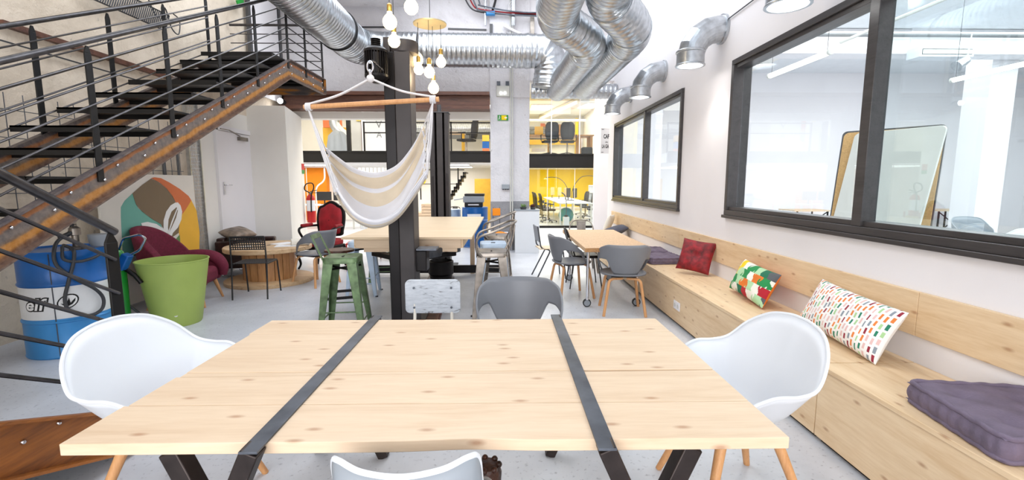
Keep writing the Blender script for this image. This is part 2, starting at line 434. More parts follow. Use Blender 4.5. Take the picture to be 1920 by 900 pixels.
# brick pillar
mb = MB()
mb.box2((-0.28, 9.83, 1.05), (0.17, 10.3, 5.3), 0); mb.box2((0.17, 9.97, 1.05), (0.54, 10.3, 5.3), 0)
mb.box2((-0.285, 9.825, 0), (0.175, 10.3, 1.05), 1); mb.box2((0.17, 9.965, 0), (0.545, 10.3, 1.05), 1)
struct(mb.build('wall_pillar', ['pillar', 'pillar_grey']))
# rear wall behind the camera, with a wide opening added for the fill light
mb = MB()
mb.box2((-4.5, -3.2, 0), (2.42, -3.0, 0.5)); mb.box2((-4.5, -3.2, 3.2), (2.42, -3.0, 5.3))
mb.box2((-4.5, -3.2, 0.5), (-3.9, -3.0, 3.2)); mb.box2((1.8, -3.2, 0.5), (2.42, -3.0, 3.2))
struct(mb.build('wall_front', 'white'))
# ceiling with a long skylight
mb = MB()
mb.box2((-4.65, -3.2, 5.3), (-3.8, 10.2, 5.45)); mb.box2((1.6, -3.2, 5.3), (2.42, 10.2, 5.45))
mb.box2((-3.8, -3.2, 5.3), (1.6, -2.2, 5.45)); mb.box2((-3.8, 9.2, 5.3), (1.6, 10.2, 5.45))
struct(mb.build('ceiling', 'ceiling'))

# right wall with two window openings
XW = 2.30; XO = 2.42
W1 = (0.3, 4.75, 1.12, 2.65)      # y0 y1 z0 z1
W2 = (6.05, 9.72, 1.10, 2.64)
mb = MB()
mb.box2((XW, -3.2, 0), (XO, 10.3, W2[2])); mb.box2((XW, -3.2, W1[3]), (XO, 10.3, 5.3))
for a, b in ((-3.2, W1[0]), (W1[1], W2[0]), (W2[1], 10.3)):
    mb.box2((XW, a, W2[2]), (XO, b, W1[3]))
struct(mb.build('wall_right', 'white'))
def wall_window(idx, W, mulls):
    y0, y1, z0, z1 = W
    fr = struct(MB().box2((XW - 0.035, y0, z0), (XO + 0.03, y1, z0 + 0.05)).box2((XW - 0.035, y0, z1 - 0.05), (XO + 0.03, y1, z1))
        .box2((XW - 0.035, y0, z0 + 0.05), (XO + 0.03, y0 + 0.05, z1 - 0.05)).box2((XW - 0.035, y1 - 0.05, z0 + 0.05), (XO + 0.03, y1, z1 - 0.05))
        .build('window_%d' % idx, 'frame_dark', bevel=0.004))
    ins = MB()
    ins.box2((XW - 0.012, y0 + 0.05, z0 + 0.05), (XO, y1 - 0.05, z0 + 0.085)).box2((XW - 0.012, y0 + 0.05, z1 - 0.085), (XO, y1 - 0.05, z1 - 0.05))
    ins.build('inner_frame', 'frame_dark', fr, bevel=0.003)
    ys = [y0 + 0.05] + mulls + [y1 - 0.05]
    for m_ in mulls:
        MB().box2((XW - 0.03, m_ - 0.04, z0 + 0.05), (XW + 0.07, m_ + 0.04, z1 - 0.05)).build('window_post', 'frame_dark', fr, bevel=0.004)
    for a, b in zip(ys[:-1], ys[1:]):
        MB().box2((XW + 0.055, a + 0.02, z0 + 0.06), (XW + 0.063, b - 0.02, z1 - 0.06)).build('pane', 'pane', fr)
    MB().box2((XW - 0.05, y0 - 0.02, z0 - 0.03), (XW - 0.001, y1 + 0.02, z0)).build('window_sill', 'frame_dark', fr, bevel=0.004)
    return fr
wall_window(1, W1, [2.95, 1.35])
wall_window(2, W2, [7.65])

# old rusty beam over the opening
tag(MB().box2((-4.45, 9.5, 2.90), (-0.285, 9.89, 2.97)).box2((-4.45, 9.5, 3.17), (-0.285, 9.89, 3.24)).box2((-4.45, 9.62, 2.95), (-0.285, 9.8, 3.2))
    .build('steel_beam', 'old_timber', bevel=0.005), 'rusty brown steel girder above the opening to the rear offices', 'beam')

# ---------------------------------------------------------------- meeting room on the right
mb = MB(); mb.box2((XO, 12.5, 0), (14.3, 12.65, 4.3)); struct(mb.build('wall_meeting_back', 'white'))
mb = MB(); mb.box2((14.2, -3.2, 0), (14.3, 12.5, 4.3)); struct(mb.build('wall_meeting_right', 'white'))
mb = MB(); mb.box2((XO, -3.3, 0), (14.3, -3.2, 4.3)); struct(mb.build('wall_meeting_front', 'white'))
mb = MB(); mb.box2((XO, -3.2, 4.3), (14.3, 12.65, 4.4)); struct(mb.build('ceiling_meeting', 'ceiling'))
mb = MB(); mb.box2((XO, 10.3, 0), (3.42, 10.42, 4.3)); struct(mb.build('wall_meeting_end', 'white'))
mb = MB(); mb.box2((3.42, 10.42, 0), (3.5, 12.5, 4.3)); struct(mb.build('wall_meeting_side', 'white'))

# ---------------------------------------------------------------- rear hall: mezzanine slabs, back walls, ceilings
mb = MB(); mb.box2((-10, 12.98, 2.0), (0.2, 18.2, 2.26)); struct(mb.build('floor_mezzanine_left', 'ceiling'))
mb = MB(); mb.box2((0.2, 14.82, 2.16), (6.2, 26.2, 2.32)); struct(mb.build('floor_mezzanine_right', 'ceiling'))
tag(MB().box2((-10, 12.9, 1.99), (0.2, 12.975, 2.30)).box2((-10, 12.86, 2.26), (0.2, 12.9, 2.30)).box2((-10, 12.86, 1.99), (0.2, 12.9, 2.02)).build('mezzanine_girder', 'black_steel'),
    'long black steel edge beam of the mezzanine behind the dark lift posts', 'beam')
tag(MB().box2((0.2, 14.74, 1.90), (3.38, 14.815, 2.34)).box2((0.2, 14.7, 2.30), (3.38, 14.74, 2.34)).build('mezzanine_girder', 'black_steel'),
    'black steel edge beam between the yellow office and the glazed office above it', 'beam')
mb = MB(); mb.box2((-10, 10.2, 4.2), (6.2, 30.2, 4.3)); struct(mb.build('ceiling_hall', 'white_warm'))
mb = MB(); mb.box2((-10, 18.2, 0), (0.6, 18.35, 4.2)); struct(mb.build('wall_hall_back', 'white_warm'))
mb = MB(); mb.box2((-10.1, 10.0, 0), (-10, 18.3, 4.2)); struct(mb.build('wall_hall_left', 'white_warm'))
mb = MB(); mb.box2((-10.0, 9.92, 0), (-4.5, 10.0, 4.2)); struct(mb.build('wall_hall_front', 'white_warm'))
mb = MB(); mb.box2((0.6, 26.0, 0), (6.2, 26.15, 2.16)); struct(mb.build('wall_yellow', 'yellow_wall'))
mb = MB(); mb.box2((0.6, 25.95, 0), (6.0, 26.0, 0.10)); struct(mb.build('baseboard_yellow', 'white'))
mb = MB(); mb.box2((0.5, 14.9, 0), (0.6, 26.15, 4.2)); struct(mb.build('wall_office_left', 'yellow_wall'))
mb = MB(); mb.box2((5.1, 14.82, 0), (5.2, 26.15, 2.16)); struct(mb.build('wall_office_right', 'yellow_wall'))
mb = MB(); mb.box2((3.4, 12.65, 0), (3.55, 14.9, 4.2)); struct(mb.build('wall_hall_right', 'white'))
mb = MB(); mb.box2((3.4, 14.82, 0), (5.2, 14.9, 2.16)); struct(mb.build('wall_hall_end', 'white'))
mb = MB(); mb.box2((0.6, 20.0, 2.32), (3.5, 20.1, 4.2)); struct(mb.build('wall_upper_back', 'white_warm'))
mb = MB(); mb.box2((3.35, 14.82, 2.32), (3.45, 20.0, 4.2)); struct(mb.build('wall_upper_right', 'white'))
mb = MB(); mb.box2((-8.9, 17.9, 0.0), (-6.75, 18.2, 2.0)); struct(mb.build('wall_orange', 'orange_wall'))

# glazed office front
g = struct(MB().box2((0.58, 14.84, 0.02), (3.3, 14.85, 1.9)).build('window_3', 'pane'))
MB().box2((0.56, 14.8, 0), (3.36, 14.88, 0.07)).build('bottom_rail', 'black_steel', g)
MB().box2((3.1, 14.78, 0.07), (3.22, 14.9, 1.9)).build('window_post', 'white', g)
MB().box2((3.26, 14.76, 0.07), (3.36, 14.9, 0.75)).box2((3.26, 14.76, 1.55), (3.36, 14.9, 1.9)).build('window_post', 'black_steel', g)
for x in (1.38, 2.25): MB().box2((x - .008, 14.835, 0.07), (x + .008, 14.855, 1.9)).build('glass_joint', 'white', g)
g = struct(MB().box2((0.58, 14.84, 2.35), (3.34, 14.85, 4.18)).build('window_4', 'pane'))
for x in (1.49, 2.38): MB().box2((x - .012, 14.83, 2.35), (x + .012, 14.86, 4.18)).build('glass_joint', 'white', g)

# ceiling panels (lamps) of the rear rooms
def led(x, y, z, w, d, lab):
    t = thing('ceiling_light', lab, 'ceiling light', (x, y, z), 0, 'flat office ceiling lights')
    MB().box((0, 0, 0), (w + 0.06, d + 0.06, 0.03)).build('frame', 'white', t)
    MB().box((0, 0, -0.018), (w, d, 0.008)).build('diffuser', 'led', t)
    return t
led(1.35, 17.4, 4.175, .7, 1.0, 'square bright ceiling panel above the left black chair on the upper floor')
led(3.0, 17.0, 4.175, .55, 1.0, 'square bright ceiling panel near the right end of the upper office')
led(1.15, 15.6, 2.135, .5, .6, 'ceiling panel at the left end of the yellow office')
led(2.75, 16.4, 2.135, .9, 1.0, 'ceiling panel above the right side of the white desks')
led(2.75, 20.0, 2.135, .9, 1.0, 'ceiling panel deeper inside the yellow office')
led(-1.35, 14.0, 1.98, .6, .5, 'ceiling panel above the black office staircase')
led(-1.5, 16.0, 1.98, .8, .5, 'second ceiling panel behind the first one over the black staircase')
led(-5.6, 14.2, 1.98, .9, .5, 'ceiling panel in front of the orange wall')

# ---------------------------------------------------------------- door in the left wall
Y0 = atX(408, 300, -4.5).y; Y1 = atX(468, 300, -4.5).y
d = struct(MB().box2((-4.5, Y0, 0), (-4.47, Y1, 2.26)).build('door_1', 'white', bevel=0.004))
MB().box2((-4.5, Y0 - .07, 0), (-4.455, Y0 - 0.005, 2.34)).box2((-4.5, Y1 + .005, 0), (-4.455, Y1 + .07, 2.34)).box2((-4.5, Y0 - .07, 2.268), (-4.455, Y1 + .07, 2.34)).build('door_frame', 'white', d)
h = MB(); p = atX(420, 353, -4.47); hz = p.z
h.box((-4.462, p.y, hz), (0.012, 0.04, 0.2)); h.tube(fillet([(-4.46, p.y, hz + .05), (-4.41, p.y, hz + .05), (-4.41, p.y + .13, hz + .05)], .02), .009)
h.build('door_handle', 'chrome', d)
h = MB(); p = atX(452, 261, -4.47)
h.box((-4.44, p.y, p.z), (.05, .24, .06)); h.beam((-4.43, p.y - .1, p.z + .04), (-4.40, p.y - .45, p.z + .10), .02, .012); h.beam((-4.40, p.y - .45, p.z + .10), (-4.45, Y0 + .05, 2.29), .02, .012)
h.build('door_closer', 'bare_steel', d)
p = atX(475, 329, -4.5); tag(MB().box((-4.49, p.y, p.z), (.02, .12, .12)).build('door_release', 'pump_green'), 'small green door release box on the wall right of the white door', 'switch')
# perforated cable tray on the left wall with loose mesh
def cable_tray():
    a = atX(362, 400, -4.44).y; b = atX(383, 400, -4.44).y
    t = thing('cable_tray', 'galvanised wire mesh cable tray standing upright against the left wall before the door', 'cable tray', (-4.44, (a + b) / 2, 0))
    w = (b - a) / 2
    m = MB()
    for k in range(9):
        y = -w + 2 * w * k / 8; m.tube([(0, y, 0.02), (0, y, 2.9)], .004, 5)
    for k in range(58): m.tube([(0.002, -w, .05 + k * .05), (0.002, w, .05 + k * .05)], .0035, 5)
    m.build('wire_mesh', 'galv', t)
    MB().box((0, -w, 1.46), (.05, .012, 2.9)).build('side_rail', 'galv', t)
    MB().box((0, w, 1.46), (.05, .012, 2.9)).build('side_rail', 'galv', t)
cable_tray()
# wire mesh and pipes on the wall above the art
def wall_pipes():
    t = thing('wall_pipes', 'thin grey pipes and wire grid fixed to the left wall above the painted board', 'pipes', (-4.46, 5.6, 0))
    m = MB()
    for k in range(16): m.tube([(0, -1.6 + k * .17, 1.2), (0, -1.6 + k * .17, 2.25)], .004, 5)
    for z in (1.35, 1.6, 1.85, 2.1): m.tube([(0.005, -1.65, z), (0.005, 1.0, z)], .004, 5)
    m.build('wire_grid', 'raw_steel', t)
    MB().tube([(.02, .62, .8), (.02, .62, 1.92)], .018).build('pipe', 'dark_grey_paint', t)
    MB().tube(fillet([(.02, .88, .8), (.02, .88, 2.0), (-.02, .88, 2.03)], .02), .016).build('pipe', 'dark_grey_paint', t)
wall_pipes()
# diagonal timber strip and black perforated tray up on the stained wall
def wline(name, pa, pb, w, h, mat, lab, cat):
    a = atX(pa[0], pa[1], -4.47); b = atX(pb[0], pb[1], -4.47)
    return tag(MB().beam(a, b, w, h, up=(1, 0, 0)).build(name, mat), lab, cat)
wline('timber_rail', (0, 42), (330, 150), .05, .06, 'old_timber', 'old brown timber strip running down the stained wall behind the stair rails', 'batten')
wline('wall_cable', (0, 75), (290, 160), .012, .012, 'hose', 'thin black cable sagging across the stained wall behind the stair', 'cable')
t = thing('cable_tray', 'black perforated cable tray crossing the stained wall at the top left', 'cable tray')
a = atX(160, -8, -4.4); b = atX(310, 58, -4.4); dv = (b - a)
MB().beam(a, b, .012, .012, up=(1, 0, 0)).build('side_rail', 'black_steel', t)
o2 = Vector((0, 0.10, .22)); MB().beam(a + o2, b + o2, .012, .012, up=(1, 0, 0)).build('side_rail', 'black_steel', t)
m = MB()
for k in range(40): m.beam(a + dv * (k / 39), a + dv * (k / 39) + o2, .006, .012, up=(1, 0, 0))
m.build('rungs', 'raw_steel', t)
m = MB(); q = atX(305, 30, -4.42)
m.tube(smooth_path([q + Vector((0, -.25, .15)), q + Vector((0, -.1, -.05)), q + Vector((0, .05, .12)), q + Vector((0, .15, -.1)), q + Vector((.02, .25, -.15)), q + Vector((0, .32, .05)), q + Vector((0, .2, .1))], 6), .008, 6)
tag(m.build('cable_loop', 'hose'), 'tangled loop of black cable on the wall above the upper stair flight', 'cable')
# tall dark panels at the head of the stairs (doorway of the upper floor)
d2 = struct(MB().box2((-4.46, 8.6, 3.02), (-4.42, 9.6, 5.1)).build('door_2', 'white'))
MB().box2((-4.45, 8.5, 3.02), (-4.40, 8.58, 5.2)).box2((-4.45, 9.62, 3.02), (-4.40, 9.70, 5.2)).build('door_frame', 'dark_grey_paint', d2)
p = atX(463, 14, -4.38)
s = thing('exit_sign', 'small green exit sign tilted at the top of the stair beside the silver duct', 'sign', (p.x, p.y - .2, p.z))
MB().box((0, 0, 0), (.02, .22, .11), rot=(.5, 0, 0)).build('sign_plate', 'pump_green', s)
# ================================================================ staircase (upper flight, lower flight, landings)
XS = -3.0; XF = -3.92
sa = atX(0, 413, XS); sb = atX(480, 144, XS)
SLOPE = (sb.z - sa.z) / (sb.y - sa.y)
def ztop(y): return sa.z + SLOPE * (y - sa.y)
YT = atX(540, 130, XS).y; ZL = ztop(YT); YE = atX(606, 160, XS).y
WH = 0.255
YB = 1.35; ZB = ztop(YB) - 0.03
M['rust_up'] = band_rust('stringer steel with rust bands', SLOPE, sa.z - SLOPE * sa.y, WH)
M['rust_flat'] = band_rust('landing steel with rust bands', 0.0, ZL, WH)
st = thing('staircase', 'black and rust streaked steel staircase with round bar railings rising from the left foreground', 'staircase', (0, 0, 0))
def channel(x, side, y0, y1, f, name):   # C-channel stringer with sloped top line f(y)
    m = MB()
    def strip(x0, x1, d0, d1, mi):
        pts = [(x0, y0, f(y0) - d1), (x1, y0, f(y0) - d1), (x1, y1, f(y1) - d1), (x0, y1, f(y1) - d1),
               (x0, y0, f(y0) - d0), (x1, y0, f(y0) - d0), (x1, y1, f(y1) - d0), (x0, y1, f(y1) - d0)]
        m.hexa(pts, mi)
    strip(x - .006, x + .006, 0, WH, 0)
    strip(x, x + side * .05, 0, .014, 0); strip(x, x + side * .05, WH - .014, WH, 0)
    return m
NT = 13
rise = (ZL - ZB) / NT; going = (YT - YB) / NT
for x, s_ in ((XS, 1), (XF, -1)):
    o = channel(x, s_, YB, YT, lambda y: ztop(y), 'stringer').build('stringer', 'rust_up', st)
    bm_ = MB()
    for k in range(NT):
        yy = YB + going * (k + .4); zz = ztop(yy)
        for dy in (-.04, .09):
            zc = ztop(yy + dy) - .10 + (0.03 if dy > 0 else -.02)
            bm_.ball((x + s_ * .012, yy + dy, zc), .013, 8, 5)
    bm_.build('bolts', 'chrome', o)
for k in range(NT):
    y = YB + going * k; z = ZB + rise * (k + 1)
    MB().box2((XF + .008, y - .02, z - .035), (XS - .008, y + going * .94, z - .02)).box2((XF + .008, y - .02, z - .07), (XS - .008, y - .012, z - .02)).box2((XF + .008, y + going * .94 - .008, z - .07), (XS - .008, y + going * .94, z - .02)).build('tread', 'black_steel', st)
# upper landing
m = MB().box2((-4.48, YT, ZL - .04), (XS - .008, YE, ZL - .02))
for k in range(6): m.box2((-4.48, YT + .05 + k * (YE - YT - .1) / 5 - .01, ZL - .12), (XS - .008, YT + .05 + k * (YE - YT - .1) / 5 + .01, ZL - .04))
m.build('landing', 'black_steel', st)
o = MB().box2((XS - .006, YT, ZL - WH), (XS + .006, YE, ZL)).box2((XS, YT, ZL - .014), (XS + .05, YE, ZL)).box2((XS, YT, ZL - WH), (XS + .05, YE, ZL - WH + .014)).build('landing_edge', 'rust_flat', st)
m = MB()
for k in range(4):
    for dz in (-.07, -.18): m.ball((XS + .012, YT + .08 + k * (YE - YT - .16) / 3, ZL + dz), .013, 8, 5)
m.build('bolts', 'chrome', o)
MB().box2((-4.48, YE - .012, ZL - WH), (XS + .05, YE, ZL)).build('landing_edge', 'rust', st)
# railings
def rail(x, ys, topf, botf, nbars, y0, y1, rr=.021, br=.008, r2=None):
    for y in ys:
        zb, zt = botf(y) - .12, topf(y) - .03
        m = MB(); m.beam((x, y, zb), (x, y, zt - .05), .012, .055, up=(0, 1, 0)); m.beam((x, y, zt - .05), (x, y, zt), .012, .055, up=(0, 1, 0), h1=.018)
        m.build('rail_post', 'black_steel', st, bevel=.002)
    MB().tube([(x, y0, topf(y0)), (x, y1, topf(y1))], rr, 12).build('handrail', 'rail_steel', st)
    for k in range(1, nbars + 1):
        t = k / (nbars + 1)
        f = lambda y: botf(y) + (topf(y) - botf(y)) * t
        MB().tube([(x + .012, y0, f(y0)), (x + .012, y1, f(y1))], br, 8).build('rail_bar', 'rail_steel', st)
ha = atX(0, 115, XS + .01); hb = atX(440, 13, XS + .01)
hs = (hb.z - ha.z) / (hb.y - ha.y)
nt_ = lambda y: ha.z + hs * (y - ha.y)
nys = [atX(px, 300, XS).y for px in (-25, 178, 318, 412, 482)]
nys = [atX(p[0], p[1], XS).y for p in ((-30, 430), (184, 312), (322, 236), (415, 182), (482, 146))]
rail(XS + .01, nys, nt_, ztop, 5, YB, nys[-1] + .0)
# railing round the upper landing
lt = lambda y: ZL + (nt_(nys[-1]) - ztop(nys[-1])); lb = lambda y: ZL
f_t = lambda y: nt_(nys[-1]) + (lt(0) - nt_(nys[-1])) * min(1, (y - nys[-1]) / max(.01, YT - nys[-1]))
MB().tube([(XS + .01, nys[-1], nt_(nys[-1])), (XS + .01, YT, lt(0))], .021, 12).build('handrail', 'rail_steel', st)
for k in range(1, 6):
    a = ztop(nys[-1]) + (nt_(nys[-1]) - ztop(nys[-1])) * k / 6; b = ZL + (lt(0) - ZL) * k / 6
    MB().tube([(XS + .022, nys[-1], a), (XS + .022, YT, b)], .008, 8).build('rail_bar', 'rail_steel', st)
rail(XS + .01, [YT, (YT + YE) / 2 - .05, YE - .02], lt, lb, 5, YT, YE - .02)
for k in range(0, 6):
    z = ZL + (lt(0) - ZL) * (k + 1) / 6
    MB().tube([(XS, YE - .02, z), (-4.46, YE - .02, z)], .008 if k < 5 else .021, 8).build('rail_bar', 'rail_steel', st)
# far side railing
fa = atX(0, 50, XF - .01); fb = atX(320, 0, XF - .01); fs = (fb.z - fa.z) / (fb.y - fa.y)
ft = lambda y: fa.z + fs * (y - fa.y)
fys = [atX(p[0], p[1], XF).y for p in ((-90, 330), (84, 236), (218, 178), (318, 140), (395, 112))]
rail(XF - .01, fys, ft, ztop, 5, YB, fys[-1])
# intermediate landing (beyond the left edge of the view) and the lower flight towards the foreground newel
XL = -2.04
na = atX(0, 325, XL); nb = atX(205, 430, XL); ns = (nb.z - na.z) / (nb.y - na.y)
lt2 = lambda y: nb.z + ns * (y - nb.y)
YN = nb.y
s0 = atX(180, 772, XL); s1 = atX(0, 790, XL); ss = (s1.z - s0.z) / (s1.y - s0.y)
lz = lambda y: s0.z + ss * (y - s0.y)
M['rust_low'] = wood('orange rusted lower stringer', rgb(166, 100, 38), rgb(92, 52, 26), 'y', knots=0.0, rough=.5)
YP = YN - (ZB - .02) / abs(ns)
MB().box2((XF, YP - 1.0, ZB - .04), (XL, YP + .02, ZB)).build('landing', 'black_steel', st)
for x in (XL + .01, XF + .05):
    MB().box2((x - .03, YP - .9, 0), (x + .03, YP - .84, ZB - .04)).build('landing_leg', 'black_steel', st)
    MB().box2((x - .03, YP - .1, 0), (x + .03, YP - .04, ZB - .04)).build('landing_leg', 'black_steel', st)
MB().box2((XF + .03, YB - .1, 0), (XS, YB - .04, ZB - .03)).build('landing_leg', 'black_steel', st)
MB().box2((XF, YP, ZB - .04), (XL - .95, YB + .05, ZB)).build('landing', 'black_steel', st)
for x, s_ in ((XL, 1), (XL - .92, -1)):
    m = MB(); y0, y1 = YP, YN - .02
    f = lz
    zz0 = lambda y: max(0.0, f(y) - .26)
    m.hexa([(x - .006, y0, zz0(y0)), (x + .006, y0, zz0(y0)), (x + .006, y1, zz0(y1)), (x - .006, y1, zz0(y1)), (x - .006, y0, f(y0)), (x + .006, y0, f(y0)), (x + .006, y1, f(y1)), (x - .006, y1, f(y1))])
    for d0 in (0, .246):
        m.hexa([(x, y0, max(0, f(y0) - d0 - .014)), (x + s_ * .06, y0, max(0, f(y0) - d0 - .014)), (x + s_ * .06, y1, max(0, f(y1) - d0 - .014)), (x, y1, max(0, f(y1) - d0 - .014)),
                (x, y0, max(.014, f(y0) - d0)), (x + s_ * .06, y0, max(.014, f(y0) - d0)), (x + s_ * .06, y1, max(.014, f(y1) - d0)), (x, y1, max(.014, f(y1) - d0))])
    o = m.build('stringer', 'rust_low', st)
    b_ = MB()
    for px, py in ((110, 793), (43, 829)):
        p = atX(px, py, x + s_ * .01)
        if s_ > 0: b_.ball(p, .012, 8, 5)
    if s_ > 0: b_.build('bolts', 'chrome', o)
for k in range(1, 4):
    z = ZB * k / 4; y = YN - (YN - YP) * k / 4
    MB().box2((XL - .91, y - .06, z - .03), (XL - .008, y + .24, z)).build('tread', 'black_steel', st)
m = MB(); m.beam((XL, YN, 0.0), (XL, YN, lt2(YN) - .07), .012, .075, up=(0, 1, 0)); m.beam((XL, YN, lt2(YN) - .07), (XL, YN, lt2(YN) - .02), .012, .075, up=(0, 1, 0), h1=.02)
m.build('newel_post', 'black_steel', st, bevel=.002)
MB().tube([(XL, YP, lt2(YP)), (XL, YN + .03, lt2(YN + .03))], .021, 12).build('handrail', 'rail_steel', st)
for py in (488, 553, 617, 682, 747):
    zb = atX(207, py, XL).z
    MB().tube([(XL + .014, YP, zb + ns * (YP - YN)), (XL + .014, YN, zb)], .0095, 8).build('rail_bar', 'rail_steel', st)

# lit spot under the landing
p = atY(522, 188, 9.2)
t = thing('spot_lamp', 'small glaring spot lamp under the stair landing on the girder', 'lamp', (p.x, 9.3, p.z))
MB().cyl((0, -.02, 0), (0, .12, 0), .06, .05).build('housing', 'black_plastic', t); MB().ball((0, -.03, 0), .05).build('lens', 'spot', t)

# ================================================================ air ducts
def duct(path, r, name, lab, bands=(), pitch=0.09, n=36, rib=0.007, cat='duct', group='spiral ventilation ducts'):
    T = [Vector(p) for p in path]; L = [0]
    for i in range(1, len(T)): L.append(L[-1] + (T[i] - T[i - 1]).length)
    out = []; rad = []
    def at(s):
        for i in range(1, len(L)):
            if s <= L[i] + 1e-9:
                t = (s - L[i - 1]) / max(1e-9, L[i] - L[i - 1]); return T[i - 1].lerp(T[i], t)
        return T[-1]
    s = 0.0
    prof = [(0.0, 0), (0.62, 0), (0.74, rib), (0.88, rib), (0.9999, 0)]
    while s < L[-1]:
        for f, dr in prof[:-1]:
            q = s + f * pitch
            if q > L[-1]: break
            out.append(at(q)); rad.append(r + dr)
        s += pitch
    out.append(T[-1]); rad.append(r)
    o = MB().tube(out, rad, n).build(name, 'galv', angle=60)
    tag(o, lab, cat, group)
    for q in bands:
        q = min(max(q, 0.03), L[-1] - .03)
        MB().tube([at(q - .025), at(q + .025)], r + rib + .006, n, caps=True).build('duct_clamp', 'galv', o)
    return o
pA = atY(690, 108, 9.1)
zA = 3.93; xA = -2.72
duct(fillet([(xA, -1.5, zA), (xA, 9.15, zA), (-1.6, 9.15, zA)], .75, 10), .31, 'air_duct', 'large silver spiral duct overhead at the top left, bending right at the lift post', bands=(6.9 + 1.5, 10.0))
MB().tube([(xA, 8.0, zA), (xA, 8.02, zA)], .335, 36).build('duct_strap', 'black_steel', bpy.data.objects['air_duct'])
duct(fillet([(-1.55, 9.15, zA), (0.93, 9.15, zA - .02), (0.86, 9.22, zA - .68)], .36, 8), .305, 'air_duct', 'silver spiral duct crossing the back wall in front of the pillar', bands=(2.0, 2.25, 2.9))
zc = 3.28
duct([(.56, 9.72, 3.29), (2.28, 9.72, 3.29)], .15, 'air_duct', 'horizontal silver duct low along the top of the right opening behind the others')
def pair(pts, r, lab, bands): duct(fillet(pts, .34, 8), r, 'air_duct', lab, bands)
pair([(.58, 2.0, 3.30), (.58, 5.55, 3.30), (1.12, 6.15, 3.22), (1.08, 9.6, 3.3)], .225, 'overhead silver duct kinking to the right, left one of the two', (3.2, 3.55, 4.2, 4.7))
pair([(1.06, 2.0, 3.42), (1.06, 5.2, 3.42), (1.60, 5.85, 3.28), (1.60, 9.45, 3.33)], .235, 'overhead silver duct kinking to the right, the one nearest the right wall', (2.9, 3.3, 4.0, 4.5))

# wall lamps made of duct elbows
def wall_lamp(y, z0, z1, lab, xh=1.965):
    t = thing('wall_lamp', lab, 'wall lamp', (XW, y, z0), 0, 'duct elbow wall lamps')
    r = .135; dx = xh - XW; dz = z1 - z0
    ar = -dx - .045; path = [Vector((-.002, 0, 0))] + [Vector((-.045 - ar * math.sin(a), 0, -ar * (1 - math.cos(a)))) for a in (0, R(22), R(45), R(68), R(90))] + [Vector((dx, 0, dz + .06))]
    MB().tube(path, r, 28).build('elbow_pipe', 'galv', t, angle=12)
    MB().tube([(-.03, 0, 0), (-.001, 0, 0)], r + .015, 28).build('wall_collar', 'galv', t)
    m = MB(); m.lathe([(r + .004, dz + .16), (r + .014, dz + .15), (r + .014, dz + .135), (r + .004, dz + .13), (r + .006, dz + .02), (r + .016, dz + .01), (r + .016, dz), (r - .004, dz), (r - .01, dz + .05), (r - .01, dz + .15)], 28, (dx, 0, 0), caps=False)
    m.build('lamp_shade', 'galv', t)
    MB().lathe([(.001, dz + .035), (.10, dz + .035), (.105, dz + .05)], 24, (dx, 0, 0)).build('lens', 'spot', t)
    l = bpy.data.lights.new('wall_lamp_light', 'SPOT'); l.energy = 22; l.spot_size = R(110); l.spot_blend = .8; l.shadow_soft_size = .08; l.color = (1, .97, .92)
    o = bpy.data.objects.new('wall_lamp_light', l); COL.objects.link(o); o.parent = t; o.location = (dx, 0, dz - .02)
    return t
wall_lamp(3.35, 3.05, 2.66, 'elbow duct wall lamp nearest the camera, above the large window')
wall_lamp(5.05, 3.04, 2.665, 'elbow duct wall lamp just beyond the far corner of the large window')
wall_lamp(6.85, 3.03, 2.66, 'third elbow duct wall lamp from the front, over the near end of the small window')
wall_lamp(8.6, 3.03, 2.68, 'farthest and smallest elbow duct wall lamp above the small window')
tag(MB().tube([(2.285, 3.4, 3.12), (2.285, 4.95, 3.10)], .006, 6).build('wall_cable', 'hose'), 'thin dark cable running between the two nearest duct lamps', 'cable')

# ================================================================ pendant lamps
def bulb_set(t, spots, y0, disc_z, disc_c):
    for (px, py, dy, r) in spots:
        p = atY(px, py, y0 + dy) - Vector(t.location)
        g = MB(); g.lathe([(.001, -r), (r * .5, -r * .87), (r * .87, -r * .5), (r, 0), (r * .92, r * .42), (r * .68, r * .82), (r * .36, r * 1.15), (.016, r * 1.5)], 18, p)
        b = g.build('bulb', 'bulb', t)
        MB().lathe([(.017, r * 1.45), (.019, r * 1.5), (.019, r * 1.5 + .045), (.008, r * 1.5 + .055)], 12, p).build('socket', 'brass', t)
        MB().tube([(p.x, p.y, p.z + r * 1.5 + .05), (disc_c(p).x, disc_c(p).y, disc_z)], .0025, 5).build('cord', 'hose', t)
c = atY(806, 45, 4.45)
t = thing('pendant_lamp', 'pendant of lit round bulbs on cords under a pale gold disc', 'lamp', c)
m = MB(); m.lathe([(.03, -.004), (.15, -.006), (.152, .004), (.03, .006)], 32)
m.build('ceiling_disc', 'lamp_disc', t)
m = MB()
for k in range(5):
    a = k * 2 * PI / 5 + .3; m.lathe([(.001, .0065), (.026, .0065), (.026, .008), (.001, .008)], 12, (.09 * math.cos(a), .09 * math.sin(a), 0))
m.build('disc_holes', 'white_ink', t)
MB().tube([(0, 0, 0), (0, 0, 5.3 - c.z)], .003, 5).build('suspension_wire', 'hose', t)
def near_disc(r): return lambda p: Vector((p.x, p.y, 0)) if Vector((p.x, p.y, 0)).length < r else Vector((p.x, p.y, 0)).normalized() * r
bulb_set(t, [(781, 112, .10, .062), (785, 131, -.05, .045), (805, 136, -.12, .048), (827, 117, .02, .046), (813, 166, .05, .050)], 4.45, 0.0, near_disc(.145))
c2 = Vector((-.80, 3.6, 3.75))
t2 = thing('pendant_lamp', 'nearer pendant cluster with three lit bulbs at the top edge above the lift motor', 'lamp', c2)
